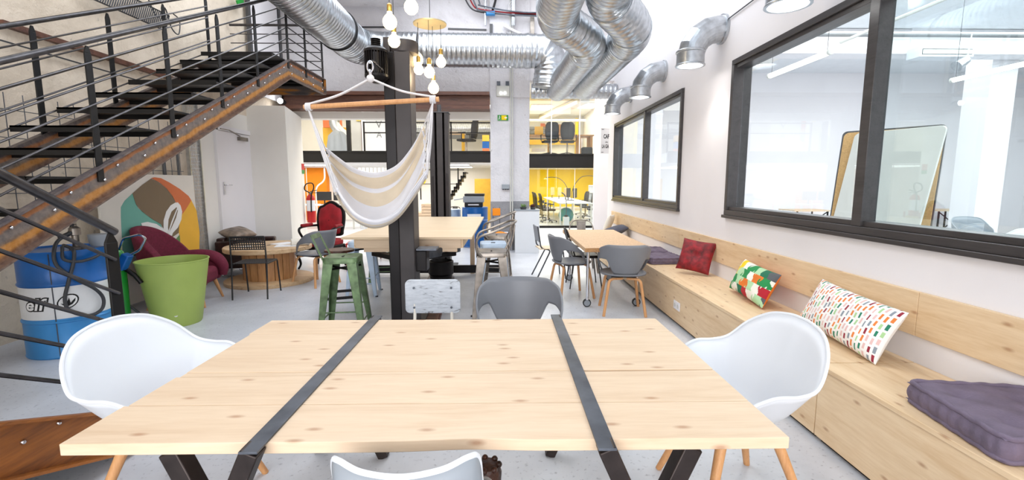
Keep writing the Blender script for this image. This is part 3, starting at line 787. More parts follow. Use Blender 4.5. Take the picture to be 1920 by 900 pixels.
MB().lathe([(.03, -.004), (.15, -.006), (.152, .004), (.03, .006)], 32).build('ceiling_disc', 'lamp_disc', t2)
MB().tube([(0, 0, 0), (0, 0, 5.3 - c2.z)], .003, 5).build('suspension_wire', 'hose', t2)
bulb_set(t2, [(731, 42, 0, .052), (739, 78, .12, .046), (771, 14, -.12, .05)], 3.6, 0.0, near_disc(.145))
for q in (c + Vector((0, 0, -.45)), c2 + Vector((0, 0, -.55))):
    l = bpy.data.lights.new('pendant_glow', 'POINT'); l.energy = 14; l.shadow_soft_size = .15; l.color = (1, .78, .5)
    o = bpy.data.objects.new('pendant_glow', l); COL.objects.link(o); o.location = q

# ================================================================ the two post car lift
PY = 4.30
pt_l = atY(717, 120, PY).x; pt_r = atY(768, 120, PY).x; ptop = atY(745, 95, PY).z
lift = thing('car_lift', 'dark two post workshop lift with electric motor at the top of the near post', 'car lift', (0, 0, 0))
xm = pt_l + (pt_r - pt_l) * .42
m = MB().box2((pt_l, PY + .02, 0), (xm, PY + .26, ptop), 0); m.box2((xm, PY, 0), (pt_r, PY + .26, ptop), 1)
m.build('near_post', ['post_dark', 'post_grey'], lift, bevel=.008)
MB().box2((pt_l - .001, PY + .04, ptop), (pt_l + .06, PY + .1, ptop + .13)).build('top_bracket', 'post_grey', lift, bevel=.004)
cx = (xm + pt_r) / 2; MB().lathe([(.001, ptop), (.125, ptop), (.13, ptop + .02), (.13, ptop + .09), (.12, ptop + .105), (.001, ptop + .11)], 28, (cx, PY + .12, 0)).build('belt_cover', 'post_grey', lift)
# motor
ml = atY(684, 130, PY - .12).x; mr = atY(728, 130, PY - .12).x; mc = (ml + mr) / 2; mz0 = atY(705, 152, PY - .12).z; mz1 = atY(705, 90, PY - .12).z; mrr = (mr - ml) / 2
mo = MB(); mo.lathe([(.03, mz0 - .02), (mrr * .7, mz0), (mrr, mz0 + .03), (mrr, mz0 + .05), (mrr * .82, mz0 + .06), (mrr * .82, mz1 - .05), (mrr, mz1 - .04), (mrr, mz1 - .02), (mrr * .8, mz1), (.03, mz1 + .005)], 28, (mc, PY - .12, 0))
for k in range(26):
    a = 2 * PI * k / 26; mo.beam((mc + mrr * .88 * math.cos(a), PY - .12 + mrr * .88 * math.sin(a), mz0 + .05), (mc + mrr * .88 * math.cos(a), PY - .12 + mrr * .88 * math.sin(a), mz1 - .04), .006, .02, up=(math.cos(a), math.sin(a), 0))
mo.build('motor', 'post_dark', lift)
m = MB()
for k in range(5): m.lathe([(.03, mz1 + k * .016), (.042, mz1 + .004 + k * .016), (.042, mz1 + .010 + k * .016), (.03, mz1 + .014 + k * .016)], 18, (mc, PY - .12, 0))
m.build('pulley', 'post_dark', lift)
MB().box2((mc - .02, PY - .12, mz0 + .05), (pt_l + .06, PY + .06, mz1 - .05)).build('motor_bracket', 'post_dark', lift, bevel=.005)
# carriage and arm
zc = atY(790, 480, PY + .25).z
MB().box2((pt_r - .04, PY + .06, zc - .12), (pt_r + .10, PY + .24, zc + .08)).build('carriage', 'post_dark', lift, bevel=.01)
a = MB(); a.beam((pt_r + .02, PY + .2, zc + .02), (pt_r + .30, PY + .85, zc + .0), .12, .09); a.build('lift_arm', 'raw_steel', lift, bevel=.008)
MB().box2((pt_r + .01, PY + .02, zc + .085), (pt_r + .2, PY + .2, zc + .105)).build('arm_plate', 'raw_steel', lift, bevel=.003)
# far post (open side with two dark slots faces the camera)
FY = 7.85; fl = atY(806, 300, FY).x; frr = atY(841, 300, FY).x; ftop = atY(825, 211, FY).z; fw = frr - fl
m = MB().box2((fl, FY, 0), (fl + fw * .27, FY + .25, ftop), 0).box2((fl + fw * .38, FY, 0), (fl + fw * .70, FY + .2, ftop), 0).box2((fl + fw * .80, FY, 0), (frr, FY + .25, ftop), 0).box2((fl, FY + .2, 0), (frr, FY + .25, ftop), 1)
m.build('far_post', ['post_grey', 'post_dark'], lift, bevel=.004)
MB().box2((fl - .01, FY - .01, ftop), (frr + .01, FY + .26, ftop + .015)).cyl(((fl + frr) / 2, FY + .1, ftop + .015), ((fl + frr) / 2, FY + .1, ftop + .14), .035).build('post_cap', 'dark_grey_paint', lift)
MB().tube([(fl + .04, FY - .03, .9), (fl + .04, FY - .03, 1.55)], .012).tube([(frr - .04, FY - .03, .9), (frr - .03, FY - .03, 1.6)], .012).build('safety_rod', 'post_grey', lift)
# floor channel and drum between the posts
lc = (pt_l + pt_r) / 2; fc = (fl + frr) / 2
m = MB(); q = Vector((fc + .1, 7.0, 0)); q0 = Vector((lc + .12, PY + .3, 0))
m.beam(q0 + Vector((0, 0, .02)), q + Vector((0, 0, .02)), .34, .04); m.beam(q0 + Vector((-.14, 0, .05)), q + Vector((-.14, 0, .05)), .03, .04); m.beam(q0 + Vector((.14, 0, .05)), q + Vector((.14, 0, .05)), .03, .04)
m.build('floor_channel', 'old_timber', lift)
MB().beam(q0 + Vector((0, 0, .05)), q + Vector((0, 0, .05)), .07, .03).build('chain', 'post_dark', lift)
dr = atY(827, 500, 6.6)
MB().lathe([(.001, 0.0), (.19, 0), (.19, .05), (.16, .06), (.16, .1), (.18, .12), (.18, .30), (.165, .31), (.15, .22), (.001, .22)], 28, (dr.x, 6.6, 0.03)).build('drum', 'post_dark', lift)
MB().box2((pt_l - .1, PY - .12, 0), (pt_r + .1, PY + .4, .02)).build('base_plate', 'post_dark', lift)
MB().box2((fl - .1, FY - .1, 0), (frr + .1, FY + .4, .02)).build('base_plate', 'post_dark', lift)
MB().beam((fc - .9, 7.2, .1), (fc + 1.0, 7.2, .1), .05, .12).build('floor_bar', 'post_dark', lift)

# ================================================================ hammock chair
HY = 3.70
hk = thing('hammock_chair', 'cream and white striped hanging hammock chair on a wooden spreader bar', 'hammock', (0, 0, 0))
ring = atY(694, 132, HY)
m = MB(); m.tube([ring + Vector((0.022 * math.cos(a), 0, .028 + .04 * math.sin(a))) for a in [2 * PI * k / 16 for k in range(16)]], .007, 8, closed=True)
m.tube([ring + Vector((0, .02 * math.cos(a), -.03 + .035 * math.sin(a))) for a in [2 * PI * k / 16 for k in range(16)]], .006, 8, closed=True)
m.tube([ring + Vector((0, 0, .06)), ring + Vector((0, .08, .09)), ring + Vector((0, PY - .12 - .1 - HY, .09))], .01, 8)
m.build('carabiner', 'chrome', hk)
A = atY(570, 201, HY); B = atY(823, 186, HY)
MB().tube([A, B], .019, 14).build('spreader_bar', 'beech', hk)
A1 = A.lerp(B, .035); B1 = A.lerp(B, .955); r0 = ring + Vector((0, 0, -.06))
m = MB()
for e in (A1, B1):
    for dy in (-.008, .008):
        mid = r0.lerp(e, .5) + Vector((0, dy, -.015)); m.tube(smooth_path([r0 + Vector((0, dy * .4, 0)), mid, e + Vector((0, dy, .02))], 6), .0075, 7)
m.ball(r0, .03, 12, 8); m.build('hanging_rope', 'rope', hk)
m = MB()
for e in (A1, B1):
    for k in range(4):
        x = e + (B - A).normalized() * (.011 * (k - 1.5)); m.tube([x + Vector((0, .026 * math.cos(a), .026 * math.sin(a))) for a in [2 * PI * j / 12 for j in range(12)]], .007, 6, closed=True)
m.build('rope_wrap', 'rope', hk)
# cloth
U, V = 48, 44
def C3(px, py, dy): return atY(px, py, HY + dy)
back = [C3(612, 278, .20), C3(640, 300, .24), C3(665, 316, .27), C3(703, 324, .28), C3(740, 312, .27), C3(768, 280, .24), C3(794, 232, .20)]
bm1 = [C3(614, 300, .16), C3(640, 330, .30), C3(668, 352, .36), C3(708, 362, .38), C3(745, 345, .36), C3(775, 305, .30), C3(799, 255, .16)]
mid = [C3(619, 322, .08), C3(640, 358, .20), C3(668, 392, .28), C3(706, 406, .30), C3(745, 386, .28), C3(775, 335, .2), C3(797, 290, .08)]
low = [C3(624, 345, -.02), C3(640, 380, .0), C3(666, 412, .04), C3(703, 427, .06), C3(742, 410, .04), C3(778, 362, .0), C3(798, 318, -.02)]
fr0 = [C3(629, 362, -.12), C3(643, 388, -.14), C3(668, 413, -.15), C3(705, 424, -.15), C3(745, 407, -.15), C3(780, 362, -.14), C3(801, 330, -.12)]
fr1 = [C3(633, 352, -.13), C3(646, 374, -.17), C3(670, 401, -.20), C3(706, 412, -.20), C3(745, 393, -.20), C3(778, 348, -.17), C3(800, 318, -.13)]
ctrl = [back, bm1, mid, low, fr0, fr1]
rowsU = [smooth_path(r, 8) for r in ctrl]
cols = [smooth_path([r[j] for r in rowsU], 9) for j in range(len(rowsU[0]))]
rows = [[cols[j][i] for j in range(len(cols))] for i in range(len(cols[0]))]
nr = len(rows); nc = len(rows[0])
rnd = random.Random(4)
ph = [rnd.uniform(0, 6) for _ in range(8)]
for i in range(nr):
    for j in range(nc):
        u = j / (nc - 1); v = i / (nr - 1)
        amp = (abs(u - .5) * 2) ** 1.2 * .022 + .005
        rows[i][j] = rows[i][j] + Vector((0, -1, .3)) * (math.sin(v * 46 + ph[0] + 3 * u) * amp)
m = MB(); base = len(m.v)
vs = [p for r in rows for p in r]; fs = []; mats_ = []
m.add(vs, [])
for i in range(nr - 1):
    v = i / (nr - 1)
    stripe = 1 if (v < .04 or .15 < v < .20 or .30 < v < .50 or .76 < v < .80 or .86 < v) else 0
    for j in range(nc - 1):
        m.f.append((i * nc + j, i * nc + j + 1, (i + 1) * nc + j + 1, (i + 1) * nc + j)); m.m.append(stripe)
M['ham_cream'] = plain('hammock cream stripe', rgb(212, 198, 176), 0.9, var=0.04, bmp=0.2, bscale=150)
M['ham_white'] = plain('hammock white stripe', rgb(216, 216, 222), 0.9, var=0.02, bmp=0.2, bscale=150)
cl = m.build('cloth', ['ham_cream', 'ham_white'], hk, solid=.006, angle=80)
m = MB()
for e, j in ((A1, 0), (B1, nc - 1)):
    m = MB()
    for k in range(16):
        i = int(k * (nr - 1) / 15); tgt = rows[i][j]
        s = e + Vector((0, rnd.uniform(-.012, .012), -.02)); mm = s.lerp(tgt, .5) + Vector((rnd.uniform(-.01, .01), rnd.uniform(-.015, .015), -.01))
        m.tube(smooth_path([s, mm, tgt], 5), .0042, 5)
    m.build('cords', 'rope', hk)
for j in (1, nc - 2):
    m = MB(); m.tube([rows[i][j] + Vector((0, -.004, 0)) for i in range(0, nr, 2)], .008, 6); m.build('edge_hem', 'ham_white', hk)
# ================================================================ the big pine table in the foreground
TX0, TX1, TY0, TY1, TZ = -1.205, 0.80, 1.21, 2.36, 0.74
tb = thing('dining_table', 'large pale pine plank table with two dark steel straps across its top in the foreground', 'table', (0, 0, 0))
seams = [TY0, 1.43, 1.665, 2.14, TY1]
for i, (a, b) in enumerate(zip(seams[:-1], seams[1:])):
    g0 = .0016 if i != 2 else .004; g1 = .0016 if i != 1 else .004
    xl = TX0 - (.012 if i == 0 else 0) + (.010 if i == 2 else 0)
    m = MB()
    if i == 0:   # wavy front edge
        N = 40; top = []
        for k in range(N + 1):
            x = xl + (TX1 - xl) * k / N; dy = .010 * math.exp(-((x + .1) / .13) ** 2) * (1 if x < .1 else 1)
            top.append((x, a + dy))
        poly = top + [(TX1, b - g1), (xl, b - g1)]
        m.slabpoly([(x, y, TZ - .034) for x, y in poly], (0, 0, .034))
    else:
        m.box2((xl, a + g0, TZ - .034), (TX1 - (.004 if i == 3 else 0), b - g1, TZ))
    if i in (1, 2):
        m = MB(); yl, yr = (1.650, 1.684)
        if i == 1: P4 = [(xl, a + g0), (TX1, a + g0), (TX1, yr), (xl, yl)]
        else: P4 = [(xl, 1.692), (TX1, 1.692), (TX1, b - g1), (xl, b - g1)]
        m.slabpoly([(x, y, TZ - .034) for x, y in P4], (0, 0, .034))
    m.build('table_plank', 'pine', tb, bevel=.002)
    if i == 1:
        sl = (1.684 - 1.650) / (TX1 - xl); xe = .25
        MB().slabpoly([(x, y, TZ - .034) for x, y in ((TX0 + .012, 1.6535), (xe, 1.6535 + sl * (xe - TX0)), (xe, 1.6885), (TX0 + .012, 1.6885))], (0, 0, .0325)).build('filler_strip', 'pine', tb)
for sx, s_ in ((-.675, -1), (.275, 1)):
    MB().box2((sx - .025, TY0 - .058, TZ), (sx + .025, TY1 + .058, TZ + .007)).build('steel_strap', 'raw_steel', tb, bevel=.001)
    for yy in (TY0 - .030, TY1 + .030):
        MB().beam((sx, yy, TZ), (sx + s_ * .33, yy, 0), .050, .054, up=(0, 1, 0)).build('leg', 'leg_steel', tb, bevel=.004)
    for yy in (TY0 + .035, TY1 - .035):
        MB().beam((sx + s_ * .262, yy, TZ - .036), (sx - s_ * .035, yy, 0), .052, .054, up=(0, 1, 0)).build('leg', 'leg_steel', tb, bevel=.004)
    MB().box2((sx - .025 + s_ * .262, TY0 + .06, TZ - .085), (sx + .025 + s_ * .262, TY1 - .06, TZ - .036)).build('under_rail', 'leg_steel', tb)

# ================================================================ shell chairs
def bucket(rim, z0, xyp=0.85, hp=2.7, nt=14, cy=0.02, flat=0.0, lip=0.0):
    pts = [Vector(p) for p in rim]
    full = pts + [Vector((-p.x, p.y, p.z)) for p in reversed(pts[1:-1])]
    loop = smooth_path(full, 6, closed=True)
    rows = []
    c = Vector((0, cy, z0))
    for i in range(nt + 1):
        t = i / nt; g = math.sin(t * PI / 2) ** xyp * (1 - lip) + lip * t ** 5; h = t ** hp
        rows.append([Vector((c.x + (p.x - c.x) * g, c.y + (p.y - c.y) * g, z0 + (p.z - z0) * h)) for p in loop])
    rows[0] = [c + (p - c) * .02 for p in rows[1]]
    for q in rows[0]: q.z = z0
    return rows, loop
def shell_obj(name, rim, z0, mat, parent, th=.009, rimmat=None, **k):
    rows, loop = bucket(rim, z0, **k)
    m = MB(); m.grid(rows, closed_u=True); n = len(loop); m.f.append(tuple(range(n))); m.m.append(0)
    o = m.build(name, mat, parent, solid=th, offset=0, angle=80)
    MB().tube(loop, .0075, 8, closed=True).build('shell_rim', rimmat or mat, o)
    return o
ARM_RIM = [(0, .235, .43), (.13, .235, .435), (.225, .215, .465), (.30, .14, .58), (.328, .04, .640), (.332, -.06, .645), (.318, -.14, .668), (.268, -.21, .755), (.18, -.262, .82), (.08, -.285, .845), (0, -.288, .85)]
def white_armchair(label, loc, rz):
    t = thing('shell_armchair', label, 'chair', loc, rz, 'white shell armchairs at the pine table')
    shell_obj('seat_shell', ARM_RIM, .385, 'white_plastic', t, xyp=.95, hp=1.7, lip=.20)
    m = MB(); m.lathe([(.001, .345), (.10, .35), (.13, .372), (.13, .385)], 24, (0, .0, 0)); m.build('mount', 'white_plastic', t)
    for sx in (-1, 1):
        for sy in (-1, 1):
            MB().tube([(sx * .13, sy * .12, .36), (sx * .24, sy * .235, 0.0)], [.023, .015], 12).build('leg', 'beech', t)
            MB().tube([(0, 0, .355), (sx * .14, sy * .13, .335)], .008, 8).build('leg_bracket', 'black_steel', t)
    return t
white_armchair('white plastic shell armchair with wooden legs at the left end of the pine table', (-1.46, 1.98, 0), -PI / 2 - .10)
white_armchair('white plastic shell armchair with wooden legs between the pine table and the bench', (1.035, 1.97, 0), PI / 2 + .06)
SIDE_RIM = [(0, .225, .43), (.13, .22, .435), (.205, .19, .46), (.225, .10, .50), (.215, .0, .53), (.205, -.09, .59), (.197, -.14, .68), (.19, -.17, .765), (.165, -.20, .785), (.10, -.232, .775), (0, -.245, .768)]
t = thing('shell_chair', 'light grey plastic shell chair in front of the table, only its back top visible', 'chair', (-.25, 1.255, 0), .03); t.scale = (.94, 1, 1)
shell_obj('seat_shell', SIDE_RIM, .40, 'light_grey_plastic', t, th=.011, rimmat='white_plastic')
for sx in (-1, 1):
    for sy in (-1, 1): MB().tube([(sx * .12, sy * .11, .40), (sx * .2, sy * .2, 0)], [.016, .011], 12).build('leg', 'beech', t)
MB().lathe([(.001, .37), (.14, .385), (.14, .40)], 20).build('mount', 'black_plastic', t)

# grey armchairs with beech legs
def sstep(a, b, x):
    x = min(1, max(0, (x - a) / (b - a))); return x * x * (3 - 2 * x)
def make_grey(label, loc, rz):
    t = thing('armchair', label, 'chair', loc, rz, 'grey plastic armchairs on beech legs')
    NC, NR = 72, 9; rows = [[] for _ in range(NR + 1)]
    for j in range(NC + 1):
        f = -1 + 2 * j / NC; q = abs(f); th = f * R(122)
        zt = .79 - .05 * sstep(.30, .62, q) - .125 * sstep(.5, .85, q) - .15 * sstep(.78, 1, q)
        zb = .452 + .175 * sstep(.235, .40, q) - .02 * sstep(.5, .7, q) - .158 * sstep(.68, 1.0, q)
        zb = min(zb, zt - .03)
        for i in range(NR + 1):
            z = zb + (zt - zb) * i / NR; hh = (z - .45) / .34
            rad = .90 + .20 * hh - .06 * (1 - sstep(0, .35, hh)) * (1 if q < .4 else 0)
            a_, b_ = .275 * rad, .255 * rad
            rows[i].append(Vector((a_ * math.sin(th), -b_ * math.cos(th) - .02 * hh, z)))
    m = MB(); m.grid(rows); m.build('backrest', 'grey_plastic', t, solid=.013, offset=0, angle=70)
    m = MB(); N = 36; S = []
    for fr, dz in ((.02, -.012), (.5, -.010), (.8, -.004), (.95, .004), (1.0, .0)):
        S.append([Vector((.252 * fr * math.copysign(abs(math.cos(2 * PI * k / N)) ** .8, math.cos(2 * PI * k / N)), .235 * fr * math.copysign(abs(math.sin(2 * PI * k / N)) ** .8, math.sin(2 * PI * k / N)), .452 + dz)) for k in range(N)])
    m.grid(S, closed_u=True); m.f.append(tuple(range(N))); m.m.append(0)
    m.build('seat', 'light_grey_plastic' if False else 'grey_plastic', t, solid=.016, angle=60)
    MB().box((0, 0, .422), (.26, .24, .022)).build('seat_mount', 'black_plastic', t, bevel=.005)
    for sx in (-1, 1):
        for sy in (-1, 1):
            MB().tube(fillet([(sx * .02, sy * .15, .408), (sx * .165, sy * .165, .405), (sx * .225, sy * .225, .0)], .05, 4), [.013] * 2 + [.016] * 5 + [.011], 12).build('leg', 'beech', t)
    return t
g0 = make_grey('grey plastic armchair facing the camera behind the pine table, its seat hidden', (.10, 2.93, 0), PI)
G = 'grey plastic armchairs on beech legs'
dup(g0, (1.33, 5.10, 0), -.10, 'grey plastic armchair seen from behind at the near end of the wheeled table', G)
dup(g0, (.86, 5.85, 0), -PI / 2 + .25, 'grey plastic armchair tucked in at the left side of the wheeled table', G)
dup(g0, (-2.70, 6.60, 0), PI / 2 - .45, 'grey plastic armchair beside the cable drum table, in front of the red chair', G)

# chipped school chair
t = thing('school_chair', 'old school chair with a chipped pale painted board backrest behind the pine table', 'chair', (-.50, 2.98, 0), PI)
m = MB(); rows = []
def rrect(w, h, r, n=6):
    pts = []
    for cx_, cz_, a0 in ((w / 2 - r, h / 2 - r, 0), (-w / 2 + r, h / 2 - r, PI / 2), (-w / 2 + r, -h / 2 + r, PI), (w / 2 - r, -h / 2 + r, 1.5 * PI)):
        for k in range(n + 1):
            a = a0 + PI / 2 * k / n; pts.append((cx_ + r * math.cos(a), cz_ + r * math.sin(a)))
    return pts
def chipped():
    m_, nt, b = newmat('chipped pale paint'); v = coords(nt, (1.4, 1.4, 7)); f = noise(nt, v, 7, 5, .7, .5)
    nt.links.new(ramp(nt, f, [(.35, rgb(90, 84, 80)), (.41, rgb(176, 182, 190)), (.6, rgb(196, 201, 208))]), b.inputs['Base Color']); b.inputs['Roughness'].default_value = .55
    bump(nt, b, f, .2, .004); return m_
M['chipped'] = chipped()
P_ = rrect(.385, .24, .035)
fr_ = [(x, -.20 - .035 + .9 * x * x, .655 + z) for x, z in P_]; bk_ = [(x, -.218 - .035 + .9 * x * x, .655 + z) for x, z in P_]
n = len(P_); m.add(fr_ + bk_, [tuple(range(n)), tuple(range(2 * n - 1, n - 1, -1))] + [(i, n + i, n + (i + 1) % n, (i + 1) % n) for i in range(n)])
o = m.build('backrest', 'chipped', t, bevel=.004)
r_ = MB()
for x in (-.13, .13):
    for z in (.58, .72): r_.cyl((x, -.198, z), (x, -.193, z), .008, n=10)
r_.build('rivets', 'raw_steel', o)
for x in (-.13, .13): MB().tube(fillet([(x, -.225, .75), (x, -.215, .5), (x, -.17, .42), (x * 1.35, -.2, 0)], .04), .011, 10).build('leg', 'cream_cloth', t)
for x in (-.13, .13): MB().tube([(x * 1.1, .17, .42), (x * 1.35, .2, 0)], .011, 10).build('leg', 'cream_cloth', t)
m = MB(); m.box((0, 0, .435), (.38, .37, .018)); m.build('seat', 'chipped', t, bevel=.008)

# ================================================================ bar stools
def stool(label, loc, rz, paint, back=None, h=.76, cat='stool', name='bar_stool', group='pressed metal bar stools'):
    t = thing(name, label, cat, loc, rz, group)
    m = MB(); pr = rrect(.31, .31, .045, 4); n = len(pr)
    lv = [(1.0, h - .055), (1.0, h - .012), (.97, h - .003), (.90, h), (.5, h - .008), (.1, h - .010)]
    rows = [[Vector((x * s_, y * s_, z)) for x, y in pr] for s_, z in lv]
    m.grid(rows, closed_u=True); m.f.append(tuple(len(m.v) - n + i for i in range(n))); m.m.append(0)
    o = m.build('seat', paint, t, angle=45)
    MB().box((0, 0, h - .006), (.05, .016, .006)).build('grip_slot', 'post_dark', o)
    b = .21 * h / .76
    for sx in (-1, 1):
        for sy in (-1, 1):
            m = MB(); top = Vector((sx * .145, sy * .145, h - .04)); bot = Vector((sx * b, sy * b, 0))
            for ux, uy in ((1, 0), (0, 1)):
                d = Vector((-sx * ux, -sy * uy, 0)); nrm = Vector((ux and 0 or -sx, uy and 0 or -sy, 0)) * .004
                w0, w1 = .085, .035
                pts = [bot, bot + d * w1, bot + d * w1 + nrm, bot + nrm, top, top + d * w0, top + d * w0 + nrm, top + nrm]
                m.hexa(pts)
            m.build('leg', paint, t)
            MB().box((bot.x, bot.y, .006), (.03, .03, .012)).build('foot_cap', 'black_plastic', t)
    def at_(z, sx, sy):
        k = (h - .04 - z) / (h - .04); q = .145 + (b - .145) * k - .008; return Vector((sx * q, sy * q, z))
    m = MB()
    m.beam(at_(h * .84, -1, -1), at_(h * .84, 1, 1), .006, .018); m.beam(at_(h * .84, -1, 1) + Vector((0, 0, .01)), at_(h * .84, 1, -1) + Vector((0, 0, .01)), .006, .018)
    m.build('cross_brace', 'post_dark', t)
    for (a, c_, zz) in (((-1, -1), (1, -1), .24), ((-1, 1), (1, 1), .24), ((-1, -1), (-1, 1), .36), ((1, -1), (1, 1), .36)):
        MB().tube([at_(h * zz, *a), at_(h * zz, *c_)], .007, 8).build('foot_rail', paint, t)
    if back == 'low':   # low folded back on the -Y side
        m = MB()
        for sx in (-1, 1): m.beam((sx * .135, -.14, h - .03), (sx * .12, -.235, h + .19), .034, .008, up=(0, 1, .4))
        m.build('back_upright', paint, t)
        MB().beam((-.135, -.235, h + .185), (.135, -.235, h + .185), .008, .045, up=(0, -.4, 1)).build('backrest', paint, t, bevel=.003)
    if back == 'arms':
        pth = smooth_path([(-.165, .10, h - .045), (-.185, .15, h + .03), (-.20, .13, h + .15), (-.215, -.02, h + .21), (-.19, -.19, h + .28), (0, -.25, h + .30), (.19, -.19, h + .28), (.215, -.02, h + .21), (.20, .13, h + .15), (.185, .15, h + .03), (.165, .10, h - .045)], 6)
        MB().tube(pth, .0125, 10).build('armrest_tube', paint, t)
        pth = smooth_path([(-.13, -.14, h - .03), (-.15, -.2, h + .1), (-.13, -.23, h + .27)], 5); MB().tube(pth, .009, 8).build('back_support', paint, t)
        pth = smooth_path([(.13, -.14, h - .03), (.15, -.2, h + .1), (.13, -.23, h + .27)], 5); MB().tube(pth, .009, 8).build('back_support', paint, t)
    return t
stool('worn green metal bar stool with low backrest in front of the high table', (-1.50, 4.30, 0), -PI / 2 + .10, 'green_paint', 'low', h=.775)
stool('pale blue metal bar stool at the far left side of the high table', (-1.84, 6.0, 0), .1, 'blue_paint', h=.70)
stool('green metal bar stool half hidden behind the near lift post', (-1.80, 6.80, 0), .2, 'green_paint', h=.70)
stool('bare steel bar stool with tube armrests at the near right corner of the high table', (-.13, 4.72, 0), PI / 2 + .05, 'bare_steel', 'arms')
stool('pale blue metal bar stool between the two steel armrest stools', (-.13, 5.45, 0), 0.05, 'blue_paint', h=.75)
stool('bare steel bar stool with tube armrests, farther one near the grey pillar', (-.10, 6.18, 0), PI / 2 - .1, 'bare_steel', 'arms')
# thin rod stool with dark wooden seat
t = thing('rod_stool', 'thin black rod stool with square foot frame between the green stool and the lift post', 'stool', (-1.80, 5.05, 0), .35)
MB().lathe([(.001, .70), (.155, .70), (.16, .712), (.155, .725), (.001, .725)], 24).build('seat', 'rattan', t)
for k in range(2):
    s_ = 1 if k else -1
    MB().tube(smooth_path([(-.20, s_ * .19, 0), (-.17, s_ * .16, .35), (-.10, s_ * .12, .62), (0, s_ * .11, .70), (.10, s_ * .12, .62), (.17, s_ * .16, .35), (.20, s_ * .19, 0)], 6), .006, 6).build('leg', 'dark_grey_paint', t)
m = MB()
for a, b in (((-.18, -.17), (.18, -.17)), ((.18, -.17), (.18, .17)), ((.18, .17), (-.18, .17)), ((-.18, .17), (-.18, -.17))): m.beam((a[0], a[1], .22), (b[0], b[1], .22), .012, .03)
m.build('foot_frame', 'black_steel', t)

# ================================================================ high plywood table between the lift posts
HZ = .90
for s_ in (-1, 1): MB().beam((lc, PY + .2, HZ - .20), (lc + s_ * .42, PY + .62, HZ - .20), .09, .05).build('lift_arm', 'post_dark', lift, bevel=.008)
q = [atZ(636, 446, HZ), atZ(884, 446, HZ), atZ(898, 405, HZ), atZ(757, 405, HZ)]
hx0, hx1, hy0, hy1 = q[0].x, q[1].x, q[0].y + .05, 7.5
t = thing('high_table', 'high plywood topped table with timber apron standing between the lift posts', 'table', ((hx0 + hx1) / 2, (hy0 + hy1) / 2, 0))
w, d = (hx1 - hx0) / 2, (hy1 - hy0) / 2
MB().box((0, 0, HZ - .012), (2 * w, 2 * d, .024)).build('tabletop', 'ply', t, bevel=.002)
a = w - .12; b = d - .09; b0 = b
MB().box((0, -b, HZ - .074), (2 * a, .04, .10)).build('apron', 'pine', t, bevel=.002)
MB().box((.02, -b + .012, HZ - .144), (2 * a - .12, .04, .04)).build('apron', 'pine', t, bevel=.002)
MB().box((0, b, HZ - .074), (2 * a, .04, .10)).build('apron', 'pine', t)
for s_ in (-1, 1): MB().box((s_ * a, 0, HZ - .074), (.04, 2 * b, .10)).build('apron', 'pine_y', t)
for sx in (-1, 1):
    for sy in (-1, 1):
        if sy > 0: MB().box((sx * (a - .06), sy * (b - .06), (HZ - .03) / 2), (.07, .07, HZ - .03)).build('leg', 'pine', t)

# ================================================================ wheeled table and its other chairs
t = thing('wheeled_table', 'table with a thick particle board top on white metal legs with castors', 'table', (0, 0, 0))
q = [atZ(1097, 466, .74), atZ(1208, 462, .74), atZ(1156, 431, .74), atZ(1054, 431, .74)]
q = [Vector((.885, 5.0, 0)), Vector((1.62, 5.06, 0)), Vector((1.66, 6.98, 0)), Vector((.89, 6.98, 0))]
MB().slabpoly([(p.x, p.y, .692) for p in q], (0, 0, .046)).build('tabletop', 'osb', t, bevel=.002)
e = MB().slabpoly([(.8845, 4.999, .6925), (1.6205, 5.059, .6925), (1.6205, 5.0592, .737), (.8845, 4.9992, .737)], (0, -.001, 0)); e.build('board_edge', 'osb_edge', t)
for x, y in ((.97, 5.28), (1.56, 5.31), (.97, 6.75), (1.56, 6.75)):
    MB().tube([(x, y, .09), (x, y, .69)], .018, 12).build('leg', 'chrome', t)
    c_ = MB(); c_.cyl((x, y + .034, .048), (x, y + .006, .048), .048, n=24); wv = c_.build('castor', 'black_plastic', t)
    MB().cyl((x, y + .037, .048), (x, y + .003, .048), .036, n=20).build('castor_hub', 'light_grey_plastic', wv)
for x in (.97, 1.56): MB().beam((x, 5.28, .675), (x, 6.75, .675), .03, .03).build('under_frame', 'chrome', t)
for y in (5.29, 6.75): MB().beam((.97, y, .675), (1.56, y, .675), .03, .03).build('under_frame', 'chrome', t)
# tubular chair with wooden seat
t = thing('tube_chair', 'grey tube framed chair with pierced back and pale wooden seat beside the wheeled table', 'chair', (.70, 7.05, 0), -PI / 2 + .12)
for s_ in (-1, 1):
    MB().tube(fillet([(s_ * .17, -.22, .80), (s_ * .17, -.17, .47), (s_ * .17, -.02, .44), (s_ * .2, -.24, 0)], .05), .011, 10).build('leg', 'raw_steel', t)
    MB().tube(fillet([(s_ * .17, -.02, .44), (s_ * .17, .17, .44), (s_ * .19, .21, 0)], .05), .011, 10).build('leg', 'raw_steel', t)
m = MB(); m.box((0, -.205, .68), (.33, .012, .24), rot=(.14, 0, 0)); m.build('backrest', 'light_grey_plastic', t, bevel=.004)
MB().box((0, 0, .46), (.38, .38, .014)).build('seat', 'ply', t, bevel=.005)
